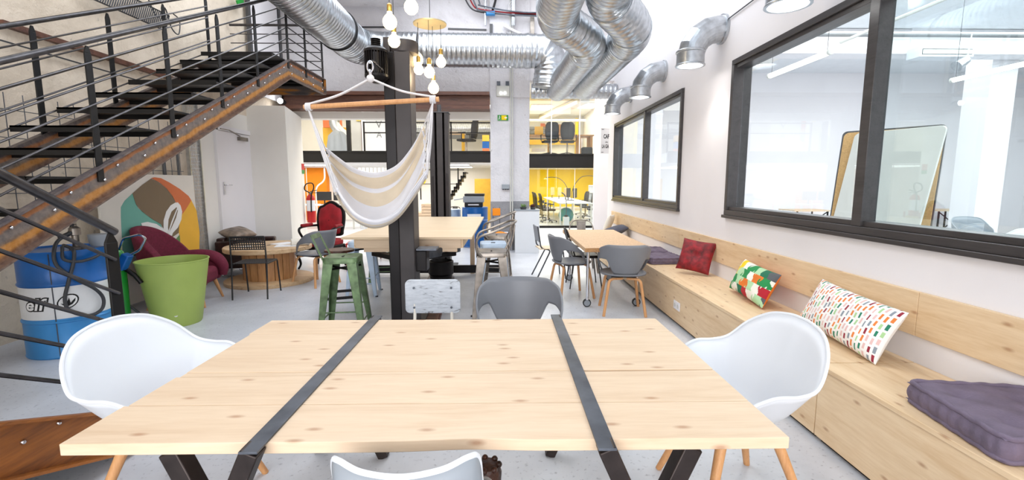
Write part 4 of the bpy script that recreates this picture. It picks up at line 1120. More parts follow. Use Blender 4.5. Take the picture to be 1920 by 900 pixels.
# metal cafe chair
def cafe_chair(label, loc, rz, mat):
    t = thing('metal_chair', label, 'chair', loc, rz)
    m = MB(); pr = rrect(.36, .36, .06, 4); rows = [[Vector((x * s_, y * s_, z)) for x, y in pr] for s_, z in ((1, .42), (1, .45), (.96, .457), (.5, .45), (.05, .448))]
    m.grid(rows, closed_u=True); m.build('seat', mat, t)
    MB().tube(smooth_path([(-.17, -.15, .44), (-.20, -.22, .66), (-.15, -.26, .79), (0, -.275, .82), (.15, -.26, .79), (.20, -.22, .66), (.17, -.15, .44)], 6), .010, 8).build('back_frame', mat, t)
    MB().hexa([(-.055, -.175, .455), (.055, -.175, .455), (.055, -.165, .455), (-.055, -.165, .455), (-.08, -.275, .805), (.08, -.275, .805), (.08, -.265, .805), (-.08, -.265, .805)]).build('back_splat', mat, t)
    for sx in (-1, 1):
        for sy in (-1, 1): MB().beam((sx * .16, sy * .16, .43), (sx * .21, sy * .22, 0), .05, .012, up=(0, 1, 0), w1=.03).build('leg', mat, t)
    return t
cafe_chair('grey metal chair with a looped tube back at the far end of the wheeled table', (1.30, 7.52, 0), PI, 'bare_steel')
cafe_chair('dark metal chair pushed under the wheeled table behind the tucked grey armchair', (1.12, 6.42, 0), -PI / 2, 'post_dark')

# ================================================================ cable drum table and seats
t = thing('cable_drum_table', 'big wooden cable drum used as a round coffee table', 'table', (-3.46, 6.82, 0)); t.scale = (.96, .96, 1)
MB().lathe([(.001, 0), (.62, 0), (.625, .01), (.625, .05), (.61, .06), (.001, .06)], 48).build('bottom_flange', 'spool_top', t)
MB().lathe([(.001, .47), (.60, .47), (.61, .48), (.61, .525), (.60, .535), (.001, .535)], 48).build('tabletop', 'spool_top', t)
m = MB()
for k in range(20):
    a0 = 2 * PI * (k + .04) / 20; a1 = 2 * PI * (k + .96) / 20; r0, r1 = .33, .37
    m.slabpoly([(r0 * math.cos(a0), r0 * math.sin(a0), .06), (r1 * math.cos(a0), r1 * math.sin(a0), .06), (r1 * math.cos(a1), r1 * math.sin(a1), .06), (r0 * math.cos(a1), r0 * math.sin(a1), .06)], (0, 0, .41))
m.build('drum_staves', 'spool_wood', t)
MB().lathe([(.001, .5355), (.028, .5355), (.028, .5385), (.001, .5385)], 16).build('axle_hole', 'post_dark', t)
for i, (x, y, rz, wv, hv, lab) in enumerate(((-3.15, 6.72, .3, .3, .21, 'open magazine on the cable drum table near the grey armchair'), (-3.32, 6.98, -.5, .21, .3, 'white leaflet lying behind the magazine on the drum table'), (-3.72, 6.62, .9, .2, .08, 'narrow paper strip on the front left of the drum table'))):
    tag(MB().box((0, 0, 0), (wv, hv, .006)).build('magazine', 'paper', loc=(x, y, .539), rotz=rz), lab, 'magazine')
tag(MB().tube(smooth_path([(-.12, 0, 0), (-.04, .01, .0), (.05, -.01, 0), (.12, 0, 0)], 5), .05, 14).build('paper_roll', 'cream_cloth', loc=(-2.98, 6.78, .587), rotz=.4), 'rolled cream cloth on the edge of the cable drum table', 'roll')
# black perforated chair
t = thing('perforated_chair', 'slim black metal chair with pierced seat and back beside the cable drum', 'chair', (-3.19, 5.93, 0), .12)
def lattice(o, u, v, nu, nv, w, h, name, bar=.011, th=.006):
    m = MB(); o, u, v = Vector(o), Vector(u).normalized(), Vector(v).normalized(); nn = u.cross(v)
    for k in range(nu + 1): m.beam(o + u * (w * k / nu), o + u * (w * k / nu) + v * h, bar, th, up=nn)
    for k in range(nv + 1): m.beam(o + v * (h * k / nv), o + v * (h * k / nv) + u * w, bar, th * .98, up=nn)
    return m.build(name, 'black_plastic', t)
lattice((-.2, -.185, .625), (1, 0, 0), (0, -.12, 1), 15, 5, .40, .15, 'backrest')
lattice((-.19, -.17, .445), (1, 0, 0), (0, 1, .0), 14, 13, .38, .36, 'seat')
for s_ in (-1, 1):
    MB().tube([(s_ * .205, -.235, 0), (s_ * .205, -.19, .45), (s_ * .20, -.205, .78)], .010, 8).build('leg', 'black_plastic', t)
    MB().tube(fillet([(s_ * .20, -.18, .44), (s_ * .20, .18, .44), (s_ * .205, .235, 0)], .03), .010, 8).build('leg', 'black_plastic', t)
MB().tube([(-.20, -.207, .785), (.20, -.207, .785)], .010, 8).build('top_rail', 'black_plastic', t)

# cushion helper
def pillow(name, w, h, th, mats, fn=None, nu=40, nv=30, parent=None, pinch=.06, tuft=0, rnd_seed=1):
    m = MB(); idx = {}
    def P(i, j, s_):
        u = -1 + 2 * i / nu; v = -1 + 2 * j / nv
        e = (1 - abs(u) ** 3.2) * (1 - abs(v) ** 3.2); z = th / 2 * max(0, e) ** .5
        x = u * w / 2 * (1 - pinch * (1 - v * v) * abs(u)); y = v * h / 2 * (1 - pinch * (1 - u * u) * abs(v))
        if tuft: z -= tuft * math.exp(-(u * u + v * v) * 14)
        z += .004 * math.sin(u * 9 + rnd_seed) * math.sin(v * 7 + rnd_seed) * e
        return Vector((x, y, s_ * z))
    for s_ in (1, -1):
        for j in range(nv + 1):
            for i in range(nu + 1): m.v.append(P(i, j, s_)); 
        o = 0 if s_ == 1 else (nu + 1) * (nv + 1)
        for j in range(nv):
            for i in range(nu):
                a = o + j * (nu + 1) + i; f_ = (a, a + 1, a + nu + 2, a + nu + 1)
                m.f.append(f_ if s_ == 1 else f_[::-1]); m.m.append(fn((i + .5) / nu, (j + .5) / nv, s_) if fn else 0)
    o = m.build(name, mats, parent, angle=80)
    return o
def place(o, loc, X, Y_):  # orient local x->X, local y->Y_
    X = Vector(X).normalized(); Y_ = Vector(Y_); Y_ = (Y_ - X * X.dot(Y_)).normalized(); Z_ = X.cross(Y_)
    mt = Matrix((X, Y_, Z_)).transposed().to_4x4(); mt.translation = Vector(loc); o.matrix_world = mt
    return o

# ================================================================ pine bench along the right wall
BX = 1.76; BZ = .45
for i, (a, b, lab) in enumerate(((-1.2, 2.455, 'nearest long pine bench box with the purple mattress cushion on it'), (2.46, 5.655, 'middle pine bench box carrying the red and patterned cushions'), (5.66, 9.6, 'far pine bench box with the stacked purple cushions'))):
    t = thing('bench', lab, 'bench', (0, 0, 0), 0, 'pine bench boxes along the right wall')
    MB().box2((BX - .012, a, BZ - .024), (XW - .002, b - .003, BZ)).build('seat_board', 'pine_y', t, bevel=.002)
    MB().box2((BX, a, .03), (BX + .02, b - .003, BZ - .024)).build('front_panel', 'pine_y', t, bevel=.001)
    MB().box2((BX + .03, a + .02, 0), (BX + .06, b - .02, .03)).build('plinth', 'post_dark', t)
    MB().box2((BX + .02, a, 0.03), (XW - .005, a + .02, BZ - .024)).build('side_panel', 'pine', t)
    MB().box2((BX + .02, b - .023, 0.03), (XW - .005, b - .003, BZ - .024)).build('side_panel', 'pine', t)
for i, (a, b, lab) in enumerate(((-1.2, 2.45, 'nearest pine backrest board on the right wall, with the large oval knot'), (2.453, 5.95, 'middle pine backrest board fixed to the wall behind the cushions'), (5.953, 9.8, 'far pine backrest board below the small window'))):
    tag(MB().box2((XW - .024, a, .605), (XW - .001, b, .852)).build('backrest_board', 'pine_y', bevel=.002), lab, 'backrest board', 'pine backrest boards')
MB().box2((BX, 5.66, 0), (BX + .001, 5.661, .01))
p = atX(1270, 573, BX)
t = thing('power_socket', 'white double power socket on the front of the pine bench', 'socket', (BX - .001, p.y, p.z))
MB().box((-.005, 0, 0), (.01, .16, .085)).build('cover_plate', 'white', t, bevel=.003)
for s_ in (-1, 1): MB().cyl((-.009, s_ * .038, 0), (-.0115, s_ * .038, 0), .022, n=16).build('outlet', 'panel_grey', t)

# cushions
cu = pillow('cushion', .36, .36, .13, 'dark_red_velvet', tuft=.03)
place(cu, (2.10, 4.98, .45 + .20), (.72, -.62, -.10), (.30, .25, .93)); tag(cu, 'dark red velvet tufted cushion leaning on the bench backrest', 'cushion')
MOSC = [rgb(34, 140, 76), rgb(236, 234, 224), rgb(176, 214, 170), rgb(240, 206, 30), rgb(226, 120, 40), rgb(178, 30, 46), rgb(30, 110, 80), rgb(90, 92, 96)]
for i, c_ in enumerate(MOSC): M['mos%d' % i] = plain('printed cotton %d' % i, c_, .85, var=.02, bmp=.1, bscale=150)
grid_c = [[0, 1, 6, 5, 1, 2, 7], [1, 0, 2, 4, 2, 1, 5], [3, 2, 0, 1, 4, 0, 1], [1, 3, 1, 0, 2, 6, 7]]
def mosaic(u, v, s_):
    if s_ < 0: return 4
    r = int(v * 4); r = min(3, r); off = .5 if r % 2 else 0
    uu = u * 6.2 + off + .22 * math.sin(v * 4 * PI * 1.0 + (int(u * 6.2 + off)) * 1.7)
    return grid_c[r][int(uu) % 7]
cu = pillow('cushion', .68, .30, .13, ['mos%d' % i for i in range(8)], mosaic, nu=140, nv=64)
place(cu, (2.13, 3.86, .45 + .155), (-.10, -1, -.02), (.42, -.02, .9)); tag(cu, 'oblong cushion printed with green, white, yellow and orange shapes', 'cushion')
DRC = [rgb(240, 238, 236), rgb(150, 44, 60), rgb(226, 130, 60), rgb(40, 130, 100), rgb(170, 208, 150), rgb(226, 190, 186), rgb(140, 150, 160)]
for i, c_ in enumerate(DRC): M['dr%d' % i] = plain('printed dash cotton %d' % i, c_, .85, var=.02, bmp=.1, bscale=150)
def dashes(u, v, s_):
    if s_ < 0: return 0
    cu_ = u * 25; c0 = int(cu_); fu = cu_ - c0
    rv = v * 7 + (.45 if c0 % 2 else 0) + .2 * math.sin(c0 * 2.1); r0 = int(rv); fv = rv - r0
    if .25 < fu < .68 and .14 < fv < .86: return 1 + (c0 * 7 + r0 * 5 + (c0 * r0) % 3) % 6
    return 0
cu = pillow('cushion', .78, .33, .14, ['dr%d' % i for i in range(7)], dashes, nu=160, nv=72)
place(cu, (2.14, 2.79, .45 + .165), (-.08, -1, -.03), (.42, -.02, .9)); tag(cu, 'long white cushion printed with rows of small coloured dashes', 'cushion')
# tufted mattress cushions
def mattress(w, d, h, nt_=4):
    t_ = MB()
    N = 44; rows = []
    def top(u, v):
        z = h
        for a in (-.45, .45):
            for b in (-.45, .45): z -= .022 * math.exp(-((u - a) ** 2 + (v - b) ** 2) * 40)
        z -= .006 * (abs(u) ** 6 + abs(v) ** 6); z += .004 * math.sin(u * 8) * math.sin(v * 9)
        return z
    for s_ in (1, -1):
        rows = [[Vector((w / 2 * (-1 + 2 * i / N), d / 2 * (-1 + 2 * j / N), top(-1 + 2 * i / N, -1 + 2 * j / N) if s_ > 0 else h - top(-1 + 2 * i / N, -1 + 2 * j / N) + .0)) for i in range(N + 1)] for j in range(N + 1)]
        t_.grid(rows)
    pr = rrect(w - .01, d - .01, .035, 6)
    L = []
    for k in range(len(pr)):
        a, b = Vector(pr[k]), Vector(pr[(k + 1) % len(pr)]); n_ = max(1, int((b - a).length / .012))
        for q_ in range(n_): L.append(a.lerp(b, q_ / n_))
    m_ = len(L); rows = []
    for zi in range(9):
        f = zi / 8; row = []
        for k, p_ in enumerate(L):
            s = k / m_ * 36; bulge = (.006 + .012 * abs(math.sin(s * PI))) * math.sin(f * PI)
            nrm = Vector((p_.x / w, p_.y / d)).normalized(); row.append(Vector((p_.x + nrm.x * bulge, p_.y + nrm.y * bulge, .004 + (h - .008) * f)))
        rows.append(row)
    t_.grid(rows, closed_u=True)
    for z in (.008, h - .006): t_.tube([Vector((p_.x, p_.y, z + .002 * math.sin(k * .9))) for k, p_ in enumerate(L)], .011, 7, closed=True)
    return t_
o = mattress(.46, .50, .10).build('mattress_cushion', 'purple', loc=(2.035, 1.72, BZ + .004), rotz=R(-9), angle=70)
tag(o, 'purple grey tufted mattress cushion lying alone on the near bench', 'cushion')
o = mattress(.44, .50, .075).build('mattress_cushion', 'purple', loc=(2.0, 5.83, BZ + .004), rotz=R(4), angle=70)
tag(o, 'nearer purple grey tufted cushion of the pair beside the wheeled table', 'cushion')
o = mattress(.42, .46, .075).build('mattress_cushion', 'purple', loc=(2.02, 6.38, BZ + .004), rotz=R(-6), angle=70)
tag(o, 'purple grey tufted cushion lying just beyond its twin on the far bench', 'cushion')
o = pillow('cushion', .45, .5, .15, 'dark_cloth'); place(o, (2.03, 8.5, BZ + .11), (-.1, -1, 0), (.9, 0, .3)); tag(o, 'dark blue grey cushion slumped at the far end of the bench', 'cushion')
o = pillow('cushion', .36, .36, .12, 'cream_cloth'); place(o, (2.1, 9.22, BZ + .19), (-.5, -1, 0), (.4, 0, .9)); tag(o, 'pale cushion leaning at the very end of the bench', 'cushion')
# ================================================================ left side: painted board, armchairs, bin, barrel, pump
for nm, c_ in (('teal', (112, 176, 160)), ('brown', (126, 108, 84)), ('orange', (212, 116, 70)), ('yellow', (234, 180, 60)), ('leafgreen', (100, 140, 84)), ('board', (226, 220, 210)), ('boardwhite', (236, 236, 234))):
    M['art_' + nm] = plain('painted board ' + nm, rgb(*c_), .7, var=.02)
t = thing('painted_board', 'large cream board painted with a two leaved plant, leaning on the left wall', 'painting', (0, 0, 0))
AX = -4.30
def ap(px, py, off=0.0): p = atX(px, py, AX + off); return p
bl = ap(190, 560).y; y0_, y1_ = atX(186, 380, AX).y, atX(368, 400, AX).y; zt_ = atX(362, 329, AX).z
MB().box2((AX - .025, y0_, .05), (AX, y1_, zt_)).build('board', 'art_board', t, bevel=.002)
def cr(x, y): return (x / 3.0, 280 + y / 3.0)
def poly(pts, mat, off, name):
    P3 = [ap(*cr(*p), off=off) for p in pts]
    return MB().slabpoly([(AX + off, p.y, p.z) for p in P3], (.0015, 0, 0)).build(name, mat, t)
poly([(1075, 285), (1105, 345), (1122, 465), (1120, 600), (1015, 600), (1010, 500), (1000, 420), (1020, 370)], 'art_yellow', .001, 'yellow_patch')
poly([(745, 248), (700, 290), (680, 325), (680, 380), (690, 600), (850, 600), (900, 560), (930, 480), (900, 415), (830, 375), (775, 330)], 'art_teal', .001, 'teal_patch')
poly([(850, 515), (900, 530), (960, 540), (1010, 480), (1020, 600), (800, 600), (815, 555)], 'art_leafgreen', .0025, 'green_patch')
poly([(850, 165), (800, 200), (745, 248), (765, 310), (800, 350), (860, 395), (905, 420), (935, 470), (960, 500), (1005, 470), (1010, 400), (990, 310), (970, 265), (935, 220), (890, 185)], 'art_brown', .0045, 'brown_patch')
poly([(850, 162), (870, 157), (905, 162), (950, 185), (1010, 222), (1060, 262), (1076, 287), (1050, 330), (1020, 372), (1000, 345), (992, 305), (970, 262), (935, 218), (895, 185)], 'art_orange', .0062, 'orange_patch')
poly([(1000, 298), (1015, 315), (1024, 350), (1020, 395), (1000, 440), (972, 470), (962, 500), (968, 545), (970, 600), (945, 600), (940, 550), (925, 500), (920, 450), (920, 400), (935, 350), (960, 315), (985, 300)], 'art_boardwhite', .008, 'upper_leaf')
poly([(993, 325), (1000, 345), (990, 385), (965, 440), (950, 468), (945, 440), (948, 395), (965, 350)], 'art_brown', .010, 'leaf_slit')
poly([(996, 330), (999, 336), (960, 440), (948, 475), (944, 470), (965, 405)], 'art_boardwhite', .012, 'leaf_vein')
poly([(793, 415), (830, 408), (880, 420), (925, 450), (955, 500), (960, 545), (930, 538), (880, 530), (840, 505), (810, 465)], 'art_boardwhite', .0082, 'lower_leaf')
poly([(828, 440), (865, 450), (905, 478), (930, 505), (895, 500), (855, 478)], 'art_teal', .008, 'leaf_slit')
poly([(826, 438), (832, 436), (900, 482), (935, 512), (930, 516), (890, 490)], 'art_boardwhite', .010, 'leaf_vein')

# burgundy wing armchair
def burg():
    t = thing('wing_armchair', 'burgundy upholstered armchair with wooden legs behind the green bin', 'armchair', (-3.84, 5.54, 0), R(-78)); t.scale = (.93, .93, .93)
    m = MB(); rows = []
    for i in range(15):
        f = i / 14; row = []
        for k in range(25):
            a = -1 + 2 * k / 24; th = a * R(88); wz = .30 + .70 * f
            zt = .30 + f * (.72 - .38 * abs(a) ** 2.4); rr = .33 + .05 * f
            row.append(Vector((rr * math.sin(th), -.05 - rr * math.cos(th) * (1 + .12 * f), zt)))
        rows.append(row)
    m.grid(rows); m.build('backrest', 'burgundy', t, solid=.09, offset=0, sub=1, angle=80)
    MB().box((0, .02, .35), (.54, .58, .2)).build('seat', 'burgundy', t, bevel=.06, bseg=4)
    for s_ in (-1, 1):
        pth = smooth_path([(s_ * .32, -.30, .60), (s_ * .36, -.1, .58), (s_ * .37, .1, .57), (s_ * .36, .25, .53), (s_ * .345, .335, .42), (s_ * .335, .33, .30)], 6)
        MB().tube(pth, [.05 + .035 * math.sin(PI * min(1, i / (len(pth) - 1) * 1.0)) for i in range(len(pth))], 14).build('armrest', 'burgundy', t)
        MB().box((s_ * .345, .02, .40), (.085, .56, .30)).build('arm_side', 'burgundy', t, bevel=.035, bseg=4)
        for y in (-.24, .26): MB().tube([(s_ * .24, y, .26), (s_ * .30, y * 1.25, 0)], [.026, .014], 12).build('leg', 'beech', t)
    return t
burg()
# brown leather armchair
t = thing('leather_armchair', 'dark brown leather armchair on a chrome base beyond the painted board', 'armchair', (-4.10, 7.42, 0), R(-82)); t.scale = (.9, .9, .9)
w = .40
MB().box((0, 0, .33), (.56, .62, .18)).build('seat', 'leather', t, bevel=.03, bseg=3)
MB().box((0, -.30, .50), (.66, .14, .34)).build('backrest', 'leather', t, bevel=.03, bseg=3)
for s_ in (-1, 1):
    MB().box((s_ * .35, 0, .39), (.12, .72, .46)).build('armrest', 'leather', t, bevel=.025, bseg=3)
for s_ in (-1, 1): MB().tube(fillet([(s_ * .33, -.3, .16), (s_ * .33, -.3, .012), (s_ * .33, .34, .012), (s_ * .33, .34, .16)], .03), .011, 8).build('sled_base', 'chrome', t)
o = pillow('cushion', .42, .34, .16, 'silver_leather'); place(o, (-4.17, 7.30, .655), (.35, 1, .1), (-1, .3, .35)); tag(o, 'crumpled taupe leather cushion on the brown armchair', 'cushion')

# green bin
def bin_():
    t = thing('plastic_tub', 'large lime green plastic tub standing in front of the burgundy armchair', 'bin', (-3.40, 4.76, 0), .1)
    m = MB(); S = []
    for (r, z, sy) in ((.001, .01, 1), (.19, .01, 1), (.205, .0, 1), (.215, .02, 1), (.25, .25, 1), (.285, .48, 1), (.312, .655, 1), (.318, .66, 1), (.318, .668, 1), (.305, .668, 1), (.275, .45, 1), (.20, .03, 1), (.001, .03, 1)):
        S.append((r, z))
    m.lathe(S, 56, caps=False)
    m.build('tub', 'bin_green', t)
    # embossed mark
    MB().lathe([(.001, 0), (.016, 0), (.016, .002), (.001, .002)], 16, X=Matrix.Translation((.10, -.205, .13)) @ Euler((R(78), 0, R(24))).to_matrix().to_4x4()).build('moulded_mark', 'panel_grey', t)
bin_()
m = MB(); m.tube(smooth_path([(-3.56, 4.70, .50), (-3.48, 4.74, .60), (-3.40, 4.78, .60), (-3.30, 4.80, .52)], 5), .012, 6)
tag(m.build('green_cloth', 'leaf'), 'green strap lying inside the lime green tub', 'strap')

# blue oil barrel with hand pump, hose and lettering
BXc, BYc = -3.80, 4.02
t = thing('oil_barrel', 'tall blue and white oil drum with a hand pump beside the stairs', 'barrel', (BXc, BYc, 0))
MB().lathe([(.001, .0), (.295, 0), (.30, .012), (.295, .02), (.295, .295), (.303, .305), (.303, .312), (.295, .322), (.295, .335)], 56, caps=False).build('lower_band', 'barrel_light_blue', t)
MB().lathe([(.295, .335), (.295, .60)], 56, caps=False).build('white_band', 'barrel_white', t)
MB().lathe([(.295, .60), (.303, .612), (.303, .620), (.295, .632), (.295, .87), (.302, .88), (.302, .892), (.288, .892), (.286, .878), (.001, .878)], 56, caps=False).build('upper_band', 'barrel_blue', t)
MB().tube([(.296 * math.cos(R(-64)), .296 * math.sin(R(-64)), .02), (.296 * math.cos(R(-64)), .296 * math.sin(R(-64)), .875)], .004, 6).build('seam', 'raw_steel', t)
# letters wrapped on the drum
def wrap_text(body, size, z, ang, mat, xs=1.1, bold=.004, off=.0015, ext=.001, name='lettering'):
    ob = text(body, size, (0, 0, 0), (1, 0, 0), (0, 1, 0), mat, t, name, extr=ext, xs=xs, bold=bold, shear=.22)
    for v in ob.data.vertices:
        a = ang + v.co.x / .295; rr = .295 + off + v.co.z
        zz = z + v.co.y; v.co = Vector((rr * math.cos(a), rr * math.sin(a), zz))
    return ob
dirc = math.atan2(-BYc, -BXc)  # angle toward the camera
ob = wrap_text('elf', .135, .42, dirc - 1.02, 'ink', bold=.012, off=.001)
ob = wrap_text('elf', .135, .42, dirc - 1.02, 'white_ink', bold=.002, off=.0035, name='lettering_fill')
def wrap_poly(pts, mat, off, name):
    m = MB()
    P3 = []
    for r_ in (off, off + .0015):
        P3.append([Vector(((.295 + r_) * math.cos(dirc + (x - .13) / .295), (.295 + r_) * math.sin(dirc + (x - .13) / .295), z)) for x, z in pts])
    n = len(pts); m.add(P3[0] + P3[1], [tuple(range(n)), tuple(range(2 * n - 1, n - 1, -1))] + [(i, (i + 1) % n, n + (i + 1) % n, n + i) for i in range(n)])
    return m.build(name, mat, t)
def ell(cx_, cz_, a, b, n=20, sh=.3): return [(cx_ + a * math.cos(2 * PI * k / n) + sh * b * math.sin(2 * PI * k / n), cz_ + b * math.sin(2 * PI * k / n)) for k in range(n)]
wrap_poly(ell(.125, .475, .066, .062), 'ink', .002, 'emblem_outline')
wrap_poly(ell(.125, .475, .056, .052), 'white_ink', .004, 'emblem_ground')
wrap_poly([(.080, .465), (.095, .447), (.125, .438), (.150, .450), (.168, .475), (.172, .500), (.152, .478), (.140, .462), (.134, .505), (.118, .470), (.10, .458)], 'ink', .006, 'emblem_shape')
wrap_poly([(.060, .436), (.10, .428), (.14, .430), (.10, .440)], 'ink', .002, 'emblem_tail')
# pump on top
px_, py_ = .12, .0
MB().lathe([(.05, .878), (.05, .90), (.025, .905), (.025, 1.0), (.04, 1.005), (.04, 1.06), (.03, 1.07), (.018, 1.08), (.018, 1.16), (.03, 1.165), (.03, 1.20), (.001, 1.21)], 18, (px_, py_, 0)).build('hand_pump', 'bare_steel', t)
MB().tube([(px_ - .16, py_, 1.12), (px_ + .02, py_, 1.12)], .012, 8).build('pump_spout', 'bare_steel', t)
MB().tube([(px_, py_, 1.10), (px_ - .02, py_ - .02, 1.02), (px_ - .09, py_ - .05, .98)], .02, 8).build('pump_handle', 'post_dark', t)
MB().lathe([(.07, .90), (.085, .93), (.09, 1.0), (.001, 1.0)], 20, (px_ + .13, py_ + .10, 0)).build('bucket', 'light_grey_plastic', t)
ca, sa2 = math.cos(dirc), math.sin(dirc)
def onb(x, z, off=.03): return Vector(((.295 + off) * math.cos(dirc + x / .295), (.295 + off) * math.sin(dirc + x / .295), z))
hp = [Vector((px_, py_, 1.04)), onb(-.02, .98, -.10), onb(-.05, .90, .01), onb(-.04, .78), onb(.05, .66), onb(.16, .55), onb(.215, .45), onb(.19, .36), onb(.10, .335), onb(.0, .40), onb(-.02, .50), onb(.01, .64), onb(.05, .80), onb(.06, .90, .01), Vector((px_ * .5, py_ - .05, .92))]
MB().tube(smooth_path(hp, 6), .0135, 9).build('hose', 'hose', t)
MB().tube(smooth_path([onb(.0, .93, -.02), onb(.0, .83), onb(.08, .80), onb(.17, .815), onb(.24, .84)], 6), .012, 8).build('hose', 'hose', t)

# green pneumatic pump on a trolley
t = thing('oil_pump', 'upright green workshop pump with chrome handle between the blue drum and the green tub', 'pump', (-3.72, 4.46, 0))
MB().lathe([(.001, .10), (.06, .10), (.07, .13), (.07, .74), (.06, .79), (.03, .82), (.001, .82)], 24).build('cylinder', 'pump_green', t)
MB().tube(fillet([(.03, .0, .80), (.10, -.02, .92), (.26, -.02, .96), (.30, 0, .92), (.20, .04, .80), (.08, .03, .74)], .03), .011, 8).build('handle', 'chrome', t)
MB().box((.10, -.03, .70), (.07, .08, .16), rot=(0, .5, 0)).build('pump_head', 'barrel_blue', t, bevel=.01)
MB().tube([(.08, 0, .62), (.16, .0, .56), (.20, .02, .48)], .02, 10).build('nozzle', 'post_dark', t)
MB().box((0, 0, .06), (.24, .2, .03)).build('trolley_plate', 'post_dark', t, bevel=.006)
for s_ in (-1, 1):
    MB().cyl((s_ * .13, -.02, .045), (s_ * .10, -.02, .045), .045, n=18).build('wheel', 'post_dark', t)
MB().lathe([(.02, .09), (.03, .10), (.02, .14)], 12, (.10, -.06, 0)).build('valve', 'chrome', t)
MB().tube(smooth_path([(.06, .03, .25), (.14, .05, .16), (.24, .08, .05), (.34, .05, .015)], 5), .012, 7).build('hose', 'hose', t)

# ---------------------------------------------------------------- baroque red armchair
t = thing('baroque_armchair', 'red velvet armchair with a carved black frame beneath the hammock', 'armchair', (-3.12, 7.95, 0), PI - .25)
out_ = [(-.20, .52), (-.25, .62), (-.275, .78), (-.27, .92), (-.235, 1.02), (-.15, 1.06), (-.09, 1.10), (0, 1.13), (.09, 1.10), (.15, 1.06), (.235, 1.02), (.27, .92), (.275, .78), (.25, .62), (.20, .52)]
out_s = [(p.x, p.y) for p in smooth_path([Vector((a, b, 0)) for a, b in out_], 4, closed=True)]
inn = [(a * .84, .79 + (b - .79) * .86) for a, b in out_s]
MB().slabpoly([(x, -.27 - .12 * (z - .5), z) for x, z in out_s], (0, .05, 0)).build('back_frame', 'post_dark', t, bevel=.01)
m = MB(); n = len(inn); c0 = Vector((0, -.30 + .11, .80)); rows = []
for f, d in ((1, .0), (.92, .022), (.7, .035), (.35, .04), (.03, .042)):
    rows.append([Vector((x * f, -.22 - .12 * ((.79 + (z - .79) * f) - .5) + d, .79 + (z - .79) * f)) for x, z in inn])
m.grid(rows, closed_u=True); m.build('back_pad', 'red_velvet', t, angle=80)
m = MB(); m.box((0, .02, .43), (.54, .52, .12)); m.build('seat', 'red_velvet', t, bevel=.04, bseg=4)
MB().box((0, .02, .36), (.56, .54, .06)).build('seat_rail', 'post_dark', t, bevel=.015)
for s_ in (-1, 1):
    ar = MB().tube(smooth_path([(s_ * .25, -.24, .70), (s_ * .31, -.05, .70), (s_ * .32, .13, .68), (s_ * .30, .18, .62), (s_ * .28, .12, .50), (s_ * .27, .12, .40)], 5), .020, 10).build('armrest', 'post_dark', t)
    MB().tube([(s_ * .29, -.14, .722), (s_ * .318, .09, .715)], .03, 12).build('arm_pad', 'red_velvet', ar)
    for y in (.25, -.22):
        MB().tube(smooth_path([(s_ * .25, y, .38), (s_ * .285, y * 1.12, .26), (s_ * .25, y, .10), (s_ * .28, y * 1.1, .0)], 5), [.034 - .018 * min(1, i / 12) for i in range(16)], 10).build('leg', 'post_dark', t)

# red chair with yellow back panel
t = thing('metal_chair', 'red metal chair with a yellow board backrest behind the left edge of the high table', 'chair', (-2.42, 7.75, 0), R(100))
MB().box((0, 0, .45), (.40, .40, .02)).build('seat', 'red_ext', t, bevel=.006)
for sx in (-1, 1):
    MB().tube([(sx * .19, -.2, 0), (sx * .19, -.19, .95)], .011, 8).build('leg', 'red_ext', t); MB().tube([(sx * .19, .19, 0), (sx * .19, .18, .45)], .011, 8).build('leg', 'red_ext', t)
MB().box((0, -.17, .72), (.36, .014, .32)).build('backrest', 'yellow_ply', t, bevel=.004)
MB().tube([(-.19, -.2, .22), (.19, -.2, .22)], .009).build('stretcher', 'red_ext', t)
t = thing('metal_rack', 'dark red tube rack standing behind the red chair and hammock', 'rack', (-2.15, 8.7, 0))
for sx in (-1, 1):
    for sy in (-1, 1): MB().tube([(sx * .22, sy * .15, 0), (sx * .22, sy * .15, .98)], .012, 8).build('upright', 'red_velvet', t)
for z in (.2, .55, .96): MB().box((0, 0, z), (.46, .32, .016)).build('shelf', 'post_dark', t)

# fire extinguisher
def extinguisher(label, loc, sc=1.0, rz=0.0):
    t = thing('fire_extinguisher', label, 'fire extinguisher', loc, rz); t.scale = (sc, sc, sc)
    MB().lathe([(.001, 0), (.07, 0), (.078, .015), (.078, .45), (.06, .50), (.025, .53), (.001, .53)], 24).build('cylinder', 'red_ext', t)
    MB().lathe([(.0795, .22), (.0795, .42)], 24, caps=False).build('label_band', 'paper', t).scale = (1, 1, 1)
    MB().lathe([(.02, .53), (.028, .54), (.028, .57), (.001, .58)], 14).build('valve', 'bare_steel', t)
    MB().beam((0, 0, .58), (.13, 0, .61), .02, .012).beam((0, 0, .565), (.12, 0, .56), .02, .010).build('lever', 'post_dark', t)
    MB().tube(smooth_path([(0, -.02, .56), (-.09, -.03, .62), (-.06, -.03, .72), (.05, -.03, .74), (.09, -.05, .66), (.05, -.085, .5), (.04, -.092, .2)], 6), .011, 8).build('hose', 'post_dark', t)
    return t
extinguisher('red fire extinguisher hanging on the edge of the white corner wall left of the hammock', (-4.02, 9.75, .62), 1.10)
p = atY(574, 318, 9.88); a_ = (-4.19 - -3.83) / (9.9 - 8.4)
t = thing('notice', 'tiny red and green notice on the white corner wall above the extinguisher', 'sign', (-4.13, 9.72, p.z))
MB().box((0, 0, .05), (.012, .12, .13)).build('red_panel', 'red_ext', t); MB().box((0, 0, -.05), (.012, .12, .08)).build('green_panel', 'pump_green', t)

